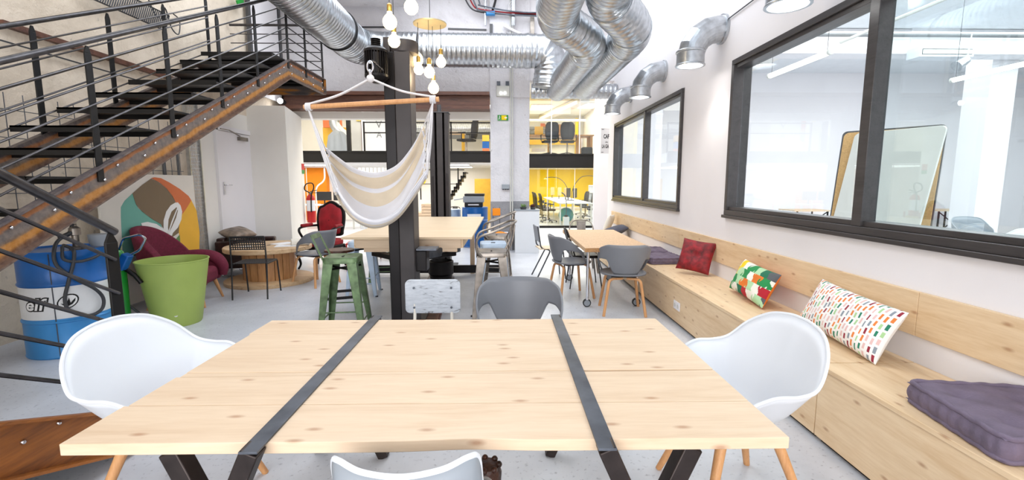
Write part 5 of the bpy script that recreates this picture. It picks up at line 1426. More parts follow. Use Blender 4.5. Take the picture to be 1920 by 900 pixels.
# blue drum with printer behind the high table
t = thing('blue_drum', 'bright blue oil drum carrying the printer in front of the grey pillar base', 'barrel', (-.66, 10.55, 0))
MB().lathe([(.001, 0), (.29, 0), (.30, .01), (.29, .02), (.29, .30), (.30, .31), (.29, .32), (.29, .60), (.30, .61), (.29, .62), (.29, .88), (.30, .89), (.28, .90), (.001, .89)], 40, caps=False).build('drum_body', 'barrel_blue', t)
text('elf', .12, (-.09, -.297, .42), (1, 0, 0), (0, 0, 1), 'white_ink', t, 'lettering', shear=.2)
MB().box((0, -.295, .72), (.30, .01, .07)).build('drum_label', 'paper', t)
t = thing('printer', 'grey and dark blue office printer standing on the blue drum', 'printer', (-.68, 10.55, .905))
MB().box((0, 0, .05), (.40, .36, .10)).build('paper_drawer', 'ink', t, bevel=.01)
MB().box((0, 0, .17), (.46, .38, .14)).build('body', 'light_grey_plastic', t, bevel=.015)
MB().box((0.02, 0, .27), (.44, .36, .05)).build('scanner_lid', 'black_plastic', t, bevel=.01)
MB().box((-.33, 0, .17), (.22, .26, .02), rot=(0, -.15, 0)).build('paper_tray', 'light_grey_plastic', t, bevel=.004)
MB().box((0, -.182, .05), (.24, .003, .025)).build('label_strip', 'white_ink', t)
t = thing('pale_drum', 'pale blue metal drum left of the bright blue one', 'barrel', (-1.22, 10.75, 0))
MB().lathe([(.001, 0), (.22, 0), (.225, .01), (.22, .02), (.22, .40), (.226, .41), (.22, .42), (.22, .82), (.226, .83), (.21, .84), (.001, .83)], 32, caps=False).build('drum_body', 'blue_paint', t)
t = cafe_chair('dark round backed metal chair near the black office stairs', (-1.42, 12.0, 0), 2.6, 'post_dark')

# white pedestal and plants
t = thing('pedestal', 'tall white box pedestal against the pillar with two small succulents on top', 'pedestal', (.475, 9.68, 0))
MB().box((0, 0, .435), (.50, .40, .87)).build('box', 'white_plastic', t, bevel=.003)
MB().box((0, 0, .883), (.52, .42, .025)).build('top', 'light_grey_plastic', t, bevel=.003)
def plant(x, y, z, n, mat, lab, r=.05):
    t = thing('succulent', lab, 'plant', (x, y, z))
    MB().lathe([(.001, 0), (r * .8, 0), (r, .05), (r * .9, .05), (.001, .045)], 16).build('pot', 'dark_grey_paint', t)
    rd = random.Random(n); m = MB()
    for k in range(n):
        a = rd.uniform(0, 2 * PI); e = rd.uniform(.3, 1.3); L = rd.uniform(.05, .09)
        p0 = Vector((0, 0, .045)); d = Vector((math.cos(a) * math.cos(e), math.sin(a) * math.cos(e), math.sin(e)))
        m.tube([p0, p0 + d * L * .5, p0 + d * L], [.008, .013, .002], 6)
    m.build('leaves', mat, t)
plant(.40, 9.6, .896, 26, 'leaf', 'pale green succulent on the left of the white pedestal', .07)
plant(.60, 9.62, .896, 22, 'leaf_dark', 'dark reddish succulent on the right of the white pedestal', .06)

# things on the pillar
def pf(px, py, y=9.83): return atY(px, py, y)
p = pf(943, 172)
t = thing('emergency_light', 'grey twin lens emergency light high on the pillar', 'lamp', (p.x, 9.83, p.z))
MB().box((0, -.04, 0), (.27, .08, .21)).build('housing', 'panel_grey', t, bevel=.008)
for s_ in (-1, 1): MB().cyl((s_ * .04, -.08, -.04), (s_ * .04, -.09, -.04), .022, n=14).build('lens', 'spot', t)
for s_ in (-1, 1): MB().box((s_ * .09, -.02, .16), (.07, .04, .08)).build('junction_box', 'raw_steel', t)
p = pf(943, 221)
t = thing('exit_sign', 'green and yellow emergency exit sign with running figure and arrow on the pillar', 'sign', (p.x, 9.83, p.z))
MB().box((0, -.012, 0), (.22, .024, .11)).build('sign_plate', 'pump_green', t); MB().box((.02, -.026, 0), (.10, .004, .09)).build('lit_panel', 'yellow_wall', t)
fg = MB(); fg.ball((-.07, -.028, .03), .010, 8, 6).beam((-.07, -.028, .02), (-.078, -.028, -.01), .003, .014, up=(1, 0, 0)).beam((-.078, -.028, -.01), (-.055, -.028, -.035), .003, .008, up=(1, 0, 0)).beam((-.078, -.028, -.01), (-.095, -.028, -.04), .003, .008, up=(1, 0, 0)).beam((-.07, -.028, .015), (-.05, -.028, 0), .003, .006, up=(1, 0, 0))
fg.build('running_figure', 'white_ink', t)
MB().prism([(-.0, -.008), (.03, -.008), (.03, -.025), (.06, 0), (.03, .025), (.03, .008), (0, .008)], (.03, -.0285, 0), (1, 0, 0), (0, 0, 1), -.002).build('arrow', 'white_ink', t)
m = MB()
for x_ in (957, 961): m.tube([(pf(x_, 300).x, 9.80, 5.2), (pf(x_, 300).x, 9.80, .45)], .013, 8)
tag(m.build('conduit', 'panel_grey'), 'pair of grey conduits running down the pillar', 'conduit')
p = pf(948, 350)
t = thing('junction_box', 'grey junction box with sockets on the pillar above the grey painted base', 'junction box', (p.x, 9.83, p.z))
MB().box((0, -.03, 0), (.16, .06, .09)).build('box', 'light_grey_plastic', t, bevel=.004)
for s_ in (-1, 0, 1): MB().lathe([(.001, -.07), (.02, -.065), (.022, -.045)], 12, (s_ * .05, -.03, 0)).build('socket', 'raw_steel', t)
p = pf(950, 436)
t = thing('tap', 'chrome wall tap low on the grey pillar base', 'tap', (p.x, 9.825, p.z))
MB().tube([(0, 0, 0), (0, -.07, 0)], .02, 10).tube([(-.08, -.06, .01), (.08, -.06, .01)], .014, 8).build('valve_body', 'chrome', t)
for s_ in (-1, 1): MB().ball((s_ * .085, -.06, .01), .028, 10, 8).build('knob', 'chrome', t)
# little orange seat back of a chair near the pillar
p = atY(931, 393, 9.5)
t = thing('wooden_chair', 'orange brown wooden chair back showing behind the steel stool armrests', 'chair', (p.x, 9.35, 0), .4)
MB().box((0, 0, .86), (.17, .02, .15)).build('backrest', 'orange_wall', t, bevel=.02)
for s_ in (-1, 1): MB().tube([(s_ * .07, 0, .95), (s_ * .08, 0, 0)], .008, 6).build('leg', 'raw_steel', t)
for s_ in (-1, 1): MB().tube([(s_ * .07, -.3, .45), (s_ * .08, -.32, 0)], .008, 6).build('leg', 'raw_steel', t)
MB().box((0, -.15, .455), (.2, .32, .015)).build('seat', 'orange_wall', t)

# cafe sign beyond the end of the right wall
p0 = atY(1127, 240, 10.55); p1 = atY(1127, 288, 10.55)
t = thing('cafe_sign', 'pale grey café sign with dark letters partly hidden by the end of the right wall', 'sign', (0, 0, 0))
sx0 = p0.x; szt, szb = p0.z, p1.z; hh = szt - szb
MB().box2((sx0, 10.55, szb), (sx0 + .25, 10.57, szt)).build('sign_board', 'paper', t)
for xx, zz in ((sx0 + .02, szt - .03), (sx0 + .02, szb + .03)): MB().box((xx + .02, 10.548, zz), (.05, .004, .01)).build('corner_mark', 'ink', t)
text('CAFÉ', .125, (sx0 + .14, 10.549, szt - hh * .40), (1, 0, 0), (0, 0, 1), 'ink', t, 'lettering', align='CENTER', xs=.55, bold=.004)
text('de', .06, (sx0 + .13, 10.549, szt - hh * .58), (1, 0, 0), (0, 0, 1), 'ink', t, 'lettering', align='CENTER')
text('LA GARE', .11, (sx0 + .135, 10.549, szt - hh * .78), (1, 0, 0), (0, 0, 1), 'ink', t, 'lettering', align='CENTER', xs=.50, bold=.003)

# cables and brackets high on the back wall
def bw(px, py, y=9.74): return atY(px, py, y)
m = MB()
t = thing('cable_bundle', 'bundle of grey and red cables draped across the top of the pillar', 'cables', (0, 0, 0))
for k, (dz, mt) in enumerate(((0, 'hose'), (.05, 'red_velvet'), (-.04, 'raw_steel'), (.09, 'raw_steel'))):
    pts = [bw(868 + 8 * k, -10), bw(882 + 6 * k, 14), bw(898, 22 - 2 * k), bw(925, 25 - k), bw(955, 27), bw(990, 27 + k), bw(1010, 30)]
    MB().tube(smooth_path([p + Vector((0, -.02 * k, dz * .5)) for p in pts], 6), .014, 6).build('cable', mt, t)
MB().tube([bw(912, 25), bw(928, 25)], .05, 10).build('cable_sleeve', 'barrel_light_blue', t)
MB().tube([bw(932, -10), bw(926, 12), bw(922, 24)], .022, 6).build('cable', 'post_dark', t)
for x_, w_ in ((910, .02), (961, .02), (964, .02)): MB().tube([bw(x_, -20), bw(x_, 48)], .02, 8).build('vertical_pipe', 'galv', t)
for k in range(4): MB().tube(smooth_path([bw(952, 24), bw(956 + k * 2, 6 + k * 3), bw(963, 4 + k * 3), bw(964, 24)], 5), .008, 5).build('cable_loop', 'rope', t)
tag(MB().tube([bw(944, 48, 9.75), bw(985, 68, 9.8), bw(1022, 82, 9.9)], .03, 8).build('white_pipe', 'white'), 'white pipe slanting down from the pillar top to the right', 'pipe')
tag(MB().beam(bw(998, 30, 9.85), bw(998, 84, 9.85), .08, .04).build('wall_bracket', 'bare_steel'), 'grey perforated steel strip beside the ducts at the pillar', 'bracket')
tag(MB().beam(bw(921, 45, 9.8), bw(921, 78, 9.8), .06, .03).build('wall_strip', 'dark_grey_paint'), 'short dark strip on the left edge of the upper pillar', 'strip')
tag(MB().beam(bw(660, 51, 9.89), bw(722, 51, 9.89), .02, .03).build('wall_crack_strip', 'dark_grey_paint'), 'left thin dark line fixed on the white upper wall', 'strip')
tag(MB().beam(bw(840, 54, 9.89), bw(912, 56, 9.89), .02, .03).build('wall_crack_strip', 'dark_grey_paint'), 'right thin dark line fixed on the white upper wall', 'strip')
# black wall lettering partly hidden by the ducts
g = bw(1003, 91, 9.945)
text('VD.', .42, (g.x, 9.945, g.z), (1, 0, 0), (0, 0, 1), 'ink', None, 'wall_lettering', bold=.012, xs=.8)
tag(bpy.data.objects['wall_lettering'], 'large black wall lettering mostly hidden behind the silver ducts', 'lettering')
# concrete ceiling beam corner
tag(MB().beam((-3.6, 9.0, 4.98), (-1.75, 9.0, 4.98), .5, .5).build('ceiling_beam', 'rough_white'), 'pale concrete beam at the top behind the duct and bulbs', 'beam')
# brown carved lump under the table
p = atY(913, 890, 1.75)
t = thing('iron_block', 'rusty brown cast iron block on the floor seen under the front table edge', 'iron block', (p.x, 1.78, 0))
m = MB(); m.lathe([(.001, 0), (.07, 0), (.075, .08), (.055, .2), (.06, .27), (.05, .30), (.001, .31)], 18); m.build('block_body', 'rattan', t)
for k in range(7):
    a = 2 * PI * k / 7; MB().ball((.048 * math.cos(a), .048 * math.sin(a), .30), .014, 8, 6).build('knob', 'rattan', t)

# ================================================================ rear offices: lower left
fl_ = []
t = thing('black_stairs', 'small black zigzag office staircase beyond the far lift post', 'staircase', (0, 0, 0))
xs0 = atY(842, 366, 15).x; zs0 = atY(842, 366, 15).z; xs1 = atY(872, 318, 15).x; zs1 = atY(872, 318, 15).z
for k in range(7):
    x = xs0 + (xs1 - xs0) * k / 7; z = zs0 + (zs1 - zs0) * k / 7
    MB().box2((x, 15.0, z), (x + (xs1 - xs0) / 7 + .04, 15.8, z + .04)).box2((x, 15.0, z - .16), (x + .04, 15.8, z + .04)).build('step', 'post_dark', t)
for k in range(4):
    x = xs0 - .9 + k * .28; MB().box2((x, 15.0, max(0, .62 - .16 * (4 - k))), (x + .32, 15.8, max(.05, .66 - .16 * (4 - k)))).build('step', 'post_dark', t)
MB().tube([(xs0 - .9, 14.98, .9), (xs0 - .9, 14.98, 1.9)], .02).tube([(xs0 - .9, 14.98, 1.85), (xs0 + .5, 14.98, 1.85)], .015).tube([(xs0 - .9, 14.98, 1.4), (xs0 + .4, 14.98, 1.4)], .012).tube([(xs0 + .3, 14.98, 1.2), (xs0 + .3, 14.98, 1.9)], .02).build('railing', 'post_dark', t)
t = thing('stacked_planks', 'pale wooden planks stacked below the office stairs', 'planks', (0, 0, 0))
x0_, x1_ = atY(774, 390, 13).x, atY(812, 390, 13).x
for k in range(7): MB().box2((x0_, 13.2, .0 + k * .085), (x1_, 14.0, .075 + k * .085)).build('plank', 'pine', t)
for k in range(3): MB().box2((x0_ + .2, 13.2, .595 + k * .085), (x1_, 14.0, .67 + k * .085)).build('plank', 'pine', t)
q = atY(906, 358, 17)
tag(MB().box((q.x, 17, .8), (.62, .05, 1.56)).build('wood_panel', 'yellow_ply'), 'tall light wooden panel standing left of the pillar in the rear office', 'panel')
q = atY(789, 346, 17.9)
text('5', .85, (q.x - .2, 17.88, q.z - .0), (1, 0, 0), (0, 0, 1), 'yellow_wall', None, 'wall_numeral', bold=.03)
tag(bpy.data.objects['wall_numeral'], 'yellow numeral five painted on the white office wall beside the lift post', 'numeral')
t = thing('office_desk', 'cluttered pale desk with dark screens in front of the orange wall', 'desk', (-5.6, 14.9, 0))
MB().box((0, 0, .74), (1.9, .8, .03)).build('desktop', 'white', t)
for sx in (-.9, .9):
    for sy in (-.35, .35): MB().box((sx, sy, .36), (.04, .04, .72)).build('leg', 'panel_grey', t)
for x, lab in ((-.15, 'dark computer screen on the desk before the orange wall, left one'), (.38, 'dark computer screen on the desk before the orange wall, right one')):
    s = thing('computer_screen', lab, 'screen', (-5.6 + x, 15.0, .757)); MB().box((0, 0, .26), (.46, .03, .28)).build('display', 'black_plastic', s); MB().box((0, 0.03, .06), (.04, .02, .14)).build('stand', 'black_plastic', s); MB().box((0, 0, .005), (.2, .14, .01)).build('foot', 'black_plastic', s)
t = thing('white_pipe_rack', 'white bent pipe in front of the orange wall', 'pipe', (-7.0, 17.5, 0)); MB().tube(fillet([(0, 0, 0), (0, 0, 1.3), (.35, 0, 1.5), (.35, 0, 2.0)], .2), .03, 8).build('pipe_body', 'white', t)
for x, lab in ((-7.9, 'left thin white hanging tube before the orange wall'), (-7.2, 'right thin white hanging tube before the orange wall')): tag(MB().tube([(x, 17.2, .3), (x, 17.2, 2.0)], .012, 6).build('hanging_tube', 'white'), lab, 'tube')
# white slatted screen and orange box behind the post
q = atY(700, 318, 14.5)
t = thing('slatted_screen', 'white slatted screen behind the near lift post in the rear office', 'screen', (q.x, 14.6, 0))
for k in range(9): MB().box((-.45 + k * .12, 0, .95), (.09, .02, 1.9)).build('slat', 'white_plastic', t)
q = atY(720, 320, 14.3); tag(MB().box((q.x, 14.3, 1.7), (.12, .12, .16)).box((q.x, 14.3, .8), (.03, .03, 1.6)).build('orange_lantern', 'orange_wall'), 'orange box on a thin stand left of the near lift post', 'box')
# upper left mezzanine
Z2 = 2.26
t = thing('mezzanine_railing', 'black mesh railing along the mezzanine edge behind the dark lift posts', 'railing', (0, 0, 0))
xa, xb, xc, xd = atY(683, 260, 13.05).x, atY(758, 260, 13.05).x, atY(758, 260, 13.05).x, 0.2
for x in (xa, (xa + xd) / 2 - .3, -1.45, -.3, xd - .02): MB().box2((x - .02, 13.03, Z2), (x + .02, 13.07, 3.10)).build('post', 'black_steel', t)
for z in (3.08, 2.80): MB().box2((xa, 13.03, z - .015), (xd, 13.07, z + .015)).build('rail', 'black_steel', t)
m = MB()
for k in range(60):
    x = -2.7 + 2.9 * k / 60; m.beam((x, 13.05, 2.80), (x + .05, 13.05, 3.08), .004, .004); m.beam((x + .05, 13.05, 2.80), (x, 13.05, 3.08), .004, .004)
m.build('mesh_infill', 'dark_grey_paint', t)
q = atY(654, 250, 13.1); tag(MB().box2((q.x - .05, 13.05, Z2), (q.x + .05, 13.15, 4.2)).build('black_post', 'black_steel'), 'black square post on the mezzanine left of the glass partition', 'post')
q0 = atY(659, 250, 13.3); q1 = atY(683, 250, 13.1)
t = thing('glass_partition', 'pale translucent partition with white edge post on the mezzanine', 'partition', (0, 0, 0))
MB().box2((q0.x, 13.3, Z2), (q1.x - .1, 13.32, 4.1)).build('glass_panel', 'panel_grey', t); MB().box2((q1.x - .1, 13.2, Z2), (q1.x, 13.3, 4.1)).build('edge_post', 'white', t); MB().box2((q1.x - .13, 13.25, Z2), (q1.x - .10, 13.3, 4.1)).build('seal', 'old_timber', t)
q = atY(673, 222, 13.28); tag(MB().box((q.x, 13.27, q.z), (.14, .02, .14)).build('yellow_card', 'yellow_wall'), 'yellow card at the top of the pale partition', 'card')
q0 = atY(605, 222, 16); q1 = atY(640, 239, 16); tag(MB().box2((q0.x, 16, q1.z), (q1.x, 16.1, q0.z + .1)).build('orange_board', 'art_orange'), 'orange red panel on the mezzanine left of the silver hose', 'panel')
q0 = atY(605, 239, 16.2); q1 = atY(650, 285, 16.2); tag(MB().box2((q0.x, 16.2, Z2), (q1.x, 16.3, q0.z)).build('yellow_board', 'yellow_ply'), 'yellow wooden panel below the orange one on the mezzanine', 'panel')
q = atY(634, 240, 15); tag(MB().tube(smooth_path([q + Vector((-.05, 0, .5)), q + Vector((-.1, 0, .1)), q + Vector((.15, 0, -.2)), q + Vector((.35, 0, -.25))], 6), .16, 14).build('flexible_duct', 'galv'), 'crumpled silver flexible duct hanging on the mezzanine', 'duct')
q = atY(634, 270, 14.5)
t = thing('draped_sheet', 'grey cloth draped over a frame on the mezzanine left side', 'cloth', (q.x, 14.5, Z2))
rows = [[Vector((.35 * f * math.cos(a) + .02 * math.sin(a * 9), .25 * f * math.sin(a) + .02 * math.cos(a * 7), z)) for a in [2 * PI * k / 40 for k in range(40)]] for f, z in ((1, 0), (.9, .3), (.75, .6), (.4, .72), (.02, .75))]
m = MB(); m.grid(rows, closed_u=True); m.build('sheet', 'light_grey_plastic', t)
q = atY(698, 245, 14.2)
t = thing('banner', 'white banner with grey vertical lettering behind the mezzanine railing', 'banner', (0, 0, 0))
MB().box2((q.x - .35, 14.2, Z2), (q.x + .55, 14.22, 4.1)).build('banner_sheet', 'white_plastic', t)
text('E', .55, (q.x + .22, 14.198, Z2 + 1.15), (1, 0, 0), (0, 0, 1), 'louvre', t, 'lettering', bold=.02, align='CENTER')
text('V', .30, (q.x + .2, 14.198, Z2 + .80), (1, 0, 0), (0, 0, 1), 'louvre', t, 'lettering', align='CENTER')
text('A', .24, (q.x + .2, 14.198, Z2 + .52), (1, 0, 0), (0, 0, 1), 'louvre', t, 'lettering', align='CENTER')
q0 = atY(770, 290, 15.5); q1 = atY(920, 290, 15.5)
tag(MB().box2((q0.x - .3, 17.5, 3.05), (q1.x + .3, 17.6, 3.6)).build('dark_louvres', 'louvre'), 'dark louvre band at the back of the mezzanine', 'louvres')
tag(MB().tube([(q0.x, 16.5, 3.30), (q1.x + .5, 16.5, 3.30)], .16, 20).build('ceiling_duct', 'galv'), 'thin silver duct crossing the mezzanine behind the railing', 'duct')
tag(MB().tube([(-5.0, 12.2, 3.35), (0.1, 12.2, 3.35)], .07, 14).build('white_tube', 'white'), 'white horizontal tube under the rusty girder', 'tube')
q = atY(845, 275, 15)
t = thing('mezzanine_desk', 'wooden desk on the mezzanine behind the railing', 'desk', (q.x, 15, Z2))
MB().box((0, 0, .73), (.9, .6, .04)).build('desktop', 'pine', t)
for sx in (-.4, .4): MB().box((sx, 0, .36), (.06, .5, .71)).build('leg', 'yellow_ply', t)
def office_chair(label, loc, rz, seatmat='office_black', group='black office chairs', tall=1.05, armp=True):
    t = thing('office_chair', label, 'chair', loc, rz, group)
    MB().lathe([(.001, .09), (.04, .09), (.03, .12), (.025, .42), (.001, .42)], 12).build('gas_column', 'bare_steel', t)
    for k in range(5):
        a = 2 * PI * k / 5 + .3; lg = MB().beam((0, 0, .10), (.30 * math.cos(a), .30 * math.sin(a), .06), .04, .03, h1=.015).build('base_arm', 'black_plastic', t)
        MB().ball((.30 * math.cos(a), .30 * math.sin(a), .028), .028, 8, 6).build('castor', 'black_plastic', lg)
    MB().box((0, .0, .46), (.46, .46, .07)).build('seat', seatmat, t, bevel=.025)
    rows = [[Vector((x * .23 * w_, -.23 - .05 * (1 - x * x) - lean, z)) for x in [-1 + .2 * k for k in range(11)]] for w_, lean, z in ((.7, 0, .50), (.92, .03, .62), (1, .04, .78), (.95, .06, .94), (.75, .085, tall - .02), (.5, .09, tall))]
    m = MB(); m.grid(rows); m.build('backrest', 'office_black', t, solid=.03, angle=80)
    for s_ in (-1, 1): MB().tube(fillet([(s_ * .24, .02, .46), (s_ * .29, .02, .50), (s_ * .29, .02, .66), (s_ * .29, .16, .67), (s_ * .29, -.1, .67)], .03), .016, 8).build('armrest', 'black_plastic', t)
    return t
c0 = office_chair('dark chair turned sideways beside the mezzanine desk behind the far lift post', (q.x + .55, 14.4, Z2), 1.2)
q = atY(911, 285, 14.2); t = thing('crates', 'small orange and dark crates at the right end of the mezzanine', 'crates', (q.x, 14.2, Z2))
MB().box((0, 0, .10), (.2, .2, .2)).build('crate', 'art_orange', t); MB().box((0, 0, .30), (.2, .2, .2)).build('crate', 'barrel_blue', t); MB().box((0, 0, .5), (.2, .2, .18)).build('crate', 'yellow_ply', t)

# upper right office
Z3 = 2.325
G = 'black office chairs'
qa = atY(1031, 290, 15.5); qb = atY(1064, 290, 15.5)
oc = dup(c0, (qa.x, 15.6, Z3), .15, 'left black mesh office chair seen from behind in the glazed upper office', G)
oc = dup(c0, (qb.x, 15.6, Z3), -.12, 'right black mesh office chair seen from behind in the glazed upper office', G)
t = thing('wooden_desk', 'long wooden desk with clutter behind the two black chairs upstairs', 'desk', (0, 0, 0))
x0_ = .62; x1_ = atY(1112, 257, 16.3).x
MB().box2((x0_, 16.1, Z3 + .70), (x1_, 16.9, Z3 + .74)).build('desktop', 'spool_wood', t)
for x in (x0_ + .05, 1.6, 2.6, x1_ - .08): MB().box2((x - .04, 16.15, Z3), (x + .04, 16.85, Z3 + .70)).build('leg', 'spool_wood', t)
q0 = atY(1022, 257, 16.5); q1 = atY(1078, 233, 16.5); tag(MB().box2((q0.x, 16.5, Z3 + .742), (q1.x, 16.58, q1.z)).build('wooden_board', 'carton', bevel=.01), 'wide brown board standing on the upstairs desk behind the chairs', 'board')
q0 = atY(1010, 250, 16.4); tag(MB().box((q0.x, 16.3, Z3 + .742 + .14), (.28, .2, .28)).build('carton', 'yellow_ply'), 'small yellow carton on the upstairs desk left of the board', 'box')
q0 = atY(1017, 245, 16.4); tag(MB().box((q0.x, 16.3, Z3 + .742 + .34), (.15, .1, .1)).build('carton', 'art_orange'), 'tiny orange carton stacked on the yellow one upstairs', 'box')
q = atY(1100, 290, 15.3); tag(MB().box((q.x, 15.3, Z3 + .13), (.36, .25, .26)).build('black_bag', 'office_black', bevel=.05), 'black bag on the upstairs floor right of the chairs', 'bag')
q = atY(1090, 275, 17); tag(MB().box((q.x, 17.3, Z3 + .35), (.12, .3, .7)).build('white_binder_rack', 'white'), 'white panel under the upstairs desk right side', 'panel')
q = atY(1000, 280, 17); tag(MB().box((q.x + .2, 17.3, Z3 + .3), (.5, .3, .12)).box((q.x + .2, 17.3, Z3 + .08), (.5, .3, .12)).build('paper_boxes', 'white'), 'white boxes under the left end of the upstairs desk', 'boxes')
for k, z in enumerate((3.12, 3.3, 3.48, 3.66)):
    tag(MB().box2((.62, 19.8, z), (2.95, 19.95, z + .10)).build('louvre_strip', 'louvre'), ['lowest', 'second', 'third', 'top'][k] + ' grey louvre strip across the upper office back wall', 'louvre')
tag(MB().tube([(.62, 18.5, 3.85), (3.2, 18.5, 3.85)], .05, 12).build('white_tube', 'white'), 'white ceiling tube across the upper office', 'tube')
tag(MB().box2((.62, 19.75, 3.02), (3.0, 19.79, 3.22)).build('yellow_band', 'yellow_ply'), 'yellow wooden band on the upper office back wall', 'panel')
tag(MB().beam((1.6, 19.6, 4.08), (2.6, 15.2, 4.08), .3, .2).build('ceiling_beam', 'white'), 'white beam crossing the upper office ceiling diagonally', 'beam')
tag(MB().box2((2.98, 19.7, Z3), (3.1, 19.8, 4.1)).build('yellow_post', 'yellow_wall'), 'yellow post in the far right corner of the upper office', 'post')

# yellow office below
G = 'black office chairs'
for i, y in enumerate((16.3, 18.5, 20.7)):
    t = thing('white_desk', ['nearest', 'middle', 'farthest'][i] + ' white desk in the row inside the yellow office', 'desk', (2.45, y + .55, 0), 0, 'white desks in the yellow office')
    MB().box((0, 0, .735), (1.15, 2.15, .03)).build('desktop', 'white_plastic', t)
    for sx in (-.53, .53):
        for sy in (-1.03, 1.03): MB().box((sx, sy, .36), (.045, .045, .72)).build('leg', 'white_plastic', t)
for i, (x, y, rz, lab) in enumerate(((1.62, 16.9, -1.5, 'black office chair nearest the glass on the left of the white desks'), (1.50, 18.2, -1.4, 'black office chair second along the left of the white desks'), (1.55, 19.6, -1.7, 'black office chair farthest along the left of the white desks'),
        (3.36, 17.3, 1.6, 'black office chair with a star base at the near right of the white desks'), (3.32, 18.9, 1.5, 'black office chair in the middle on the right of the white desks'), (3.40, 20.6, 1.8, 'black office chair farthest on the right of the white desks'))):
    dup(c0, (x, y, 0), rz, lab, G)
for i, (px, yy, mt) in enumerate(((1036, 21.4, 'cork'), (1049, 20.4, 'cork'), (1061, 19.2, 'cork'), (1066, 18.2, 'office_black'), (1078, 17.4, 'office_black'))):
    q = atY(px, 360, yy)
    t = thing('computer_screen', ['leftmost', 'second from left', 'third from left', 'fourth from left', 'rightmost'][i] + ' upright screen seen edge on above the white desks', 'screen', (q.x, yy, .752), 1.15)
    MB().box((0, 0, .30), (.5, .03, .36)).build('display', mt, t, bevel=.01); MB().box((0, .02, .07), (.04, .02, .14)).build('stand', 'black_plastic', t); MB().box((0, 0, .005), (.2, .15, .01)).build('foot', 'black_plastic', t)
tag(MB().ball((2.25, 16.8, .275), .272, 32, 20).build('exercise_ball', 'ball_teal'), 'teal exercise ball under the near white desk', 'ball')
t = thing('plant_pot', 'white square pot standing just behind the glass by the teal ball', 'pot', (2.08, 15.5, 0))
MB().box((0, 0, .15), (.2, .2, .3)).build('pot_body', 'white_plastic', t, bevel=.01); MB().lathe([(.001, .30), (.07, .31), (.06, .36), (.001, .37)], 12).build('soil', 'post_dark', t)
MB().tube(smooth_path([(0, 0, .3), (.01, 0, .7), (-.04, 0, 1.0), (-.16, 0, 1.12)], 6), [.012] * 12 + [.02] * 7, 6).build('stem', 'dark_grey_paint', t)
for i, (sx, lab) in enumerate(((1, 'black arc lamp curving to the right above the white desks'), (-1, 'black arc lamp curving to the left above the white desks'))):
    t = thing('arc_lamp', lab, 'lamp', (2.62 - .1 * i, 18.0 + i * .2, .752), 0)
    MB().lathe([(.001, 0), (.09, 0), (.09, .02), (.001, .025)], 16).build('base', 'black_plastic', t)
    H_ = .95 if sx > 0 else .9
    MB().tube(smooth_path([(0, 0, .02), (0, 0, .3), (sx * .12, 0, .62), (sx * .35, 0, H_ - .06), (sx * .62, 0, H_), (sx * .9, 0, H_ - .02)], 6), .012, 6).build('arc_arm', 'black_plastic', t)
    MB().lathe([(.02, .05), (.07, .0), (.06, .0), (.015, .045)], 14, (sx * .9, 0, H_ - .08)).build('lamp_shade', 'brass', t)
t = thing('shelf_unit', 'white cube shelving against the right side of the yellow office', 'shelf', (4.05, 20.2, 0), 0)
MB().box((.2, 0, .66), (.02, 2.0, 1.3)).build('back_panel', 'white_plastic', t)
for z in (.02, .35, .68, 1.0, 1.31): MB().box((0, 0, z), (.4, 2.0, .035)).build('shelf_board', 'white_plastic', t)
for y in (-1, -.5, 0, .5, 1): MB().box((0, y, .66), (.4, .035, 1.3)).build('divider', 'white_plastic', t)
tag(MB().box((-.0, 0, .18), (.3, .3, .3)).build('carton', 'carton', loc=(4.9, 17.0, .0)), 'cardboard box at the right wall of the yellow office', 'box')
tag(MB().lathe([(.03, 0), (.09, .0), (.10, .14), (.001, .15)], 14).build('basket', 'brass', loc=(4.0, 19.6, 1.33)), 'small brass basket on top of the white shelving', 'basket')

# ================================================================ meeting room furniture
def tubelamp(px0, py0, px1, py1, z, lab, hang=4.3):
    a = atZ(px0, py0, z); b = atZ(px1, py1, z)
    t = thing('tube_light', lab, 'ceiling light', ((a.x + b.x) / 2, (a.y + b.y) / 2, z), 0, 'fluorescent tubes in the meeting room')
    L = abs(a.y - b.y) / 2
    MB().tube([(0, -L, 0), (0, L, 0)], .032, 14).build('tube', 'tube', t)
    for s_ in (-1, 1):
        MB().tube([(0, s_ * L, 0), (0, s_ * (L + .04), 0)], .036, 14).build('end_cap', 'panel_grey', t)
        MB().tube([(0, s_ * L * .95, .03), (0, s_ * L * .95, hang - z)], .003, 5).build('suspension_wire', 'hose', t)
tubelamp(1440, 142, 1560, 98, 2.95, 'glowing tube light seen through the left pane of the large window')
tubelamp(1798, 150, 1935, 114, 2.95, 'glowing tube light at the right edge of the large window')
q = atY(1762, 100, 8.8)
t = thing('air_conditioner', 'long white wall unit with a slot, high in the meeting room', 'air conditioner', (q.x, 8.8, q.z))
MB().box((0, 0, 0), (1.0, .3, .2)).build('casing', 'white_plastic', t, bevel=.01); MB().box((0, -.152, -.01), (.92, .004, .09)).build('slot', 'panel_grey', t)
m = MB(); m.box((0, -.154, .035), (.92, .004, .008)).box((0, -.154, -.055), (.92, .004, .008)).box((-.46, -.154, -.01), (.008, .004, .09)).build('slot_edge', 'dark_grey_paint', t)
MB().box((0, .15, .38), (.9, .05, .6)).build('hanger', 'white', t)
q = atY(1806, 118, 8.6)
t = thing('spot_lamp', 'small silver spot hanging beside the white wall unit', 'lamp', (q.x, 8.6, q.z)); MB().cyl((-.12, 0, -.06), (.06, 0, .06), .10, .07, n=20).build('housing', 'galv', t); MB().tube([(.06, 0, .06), (.1, 0, .5)], .01).build('stem', 'panel_grey', t)
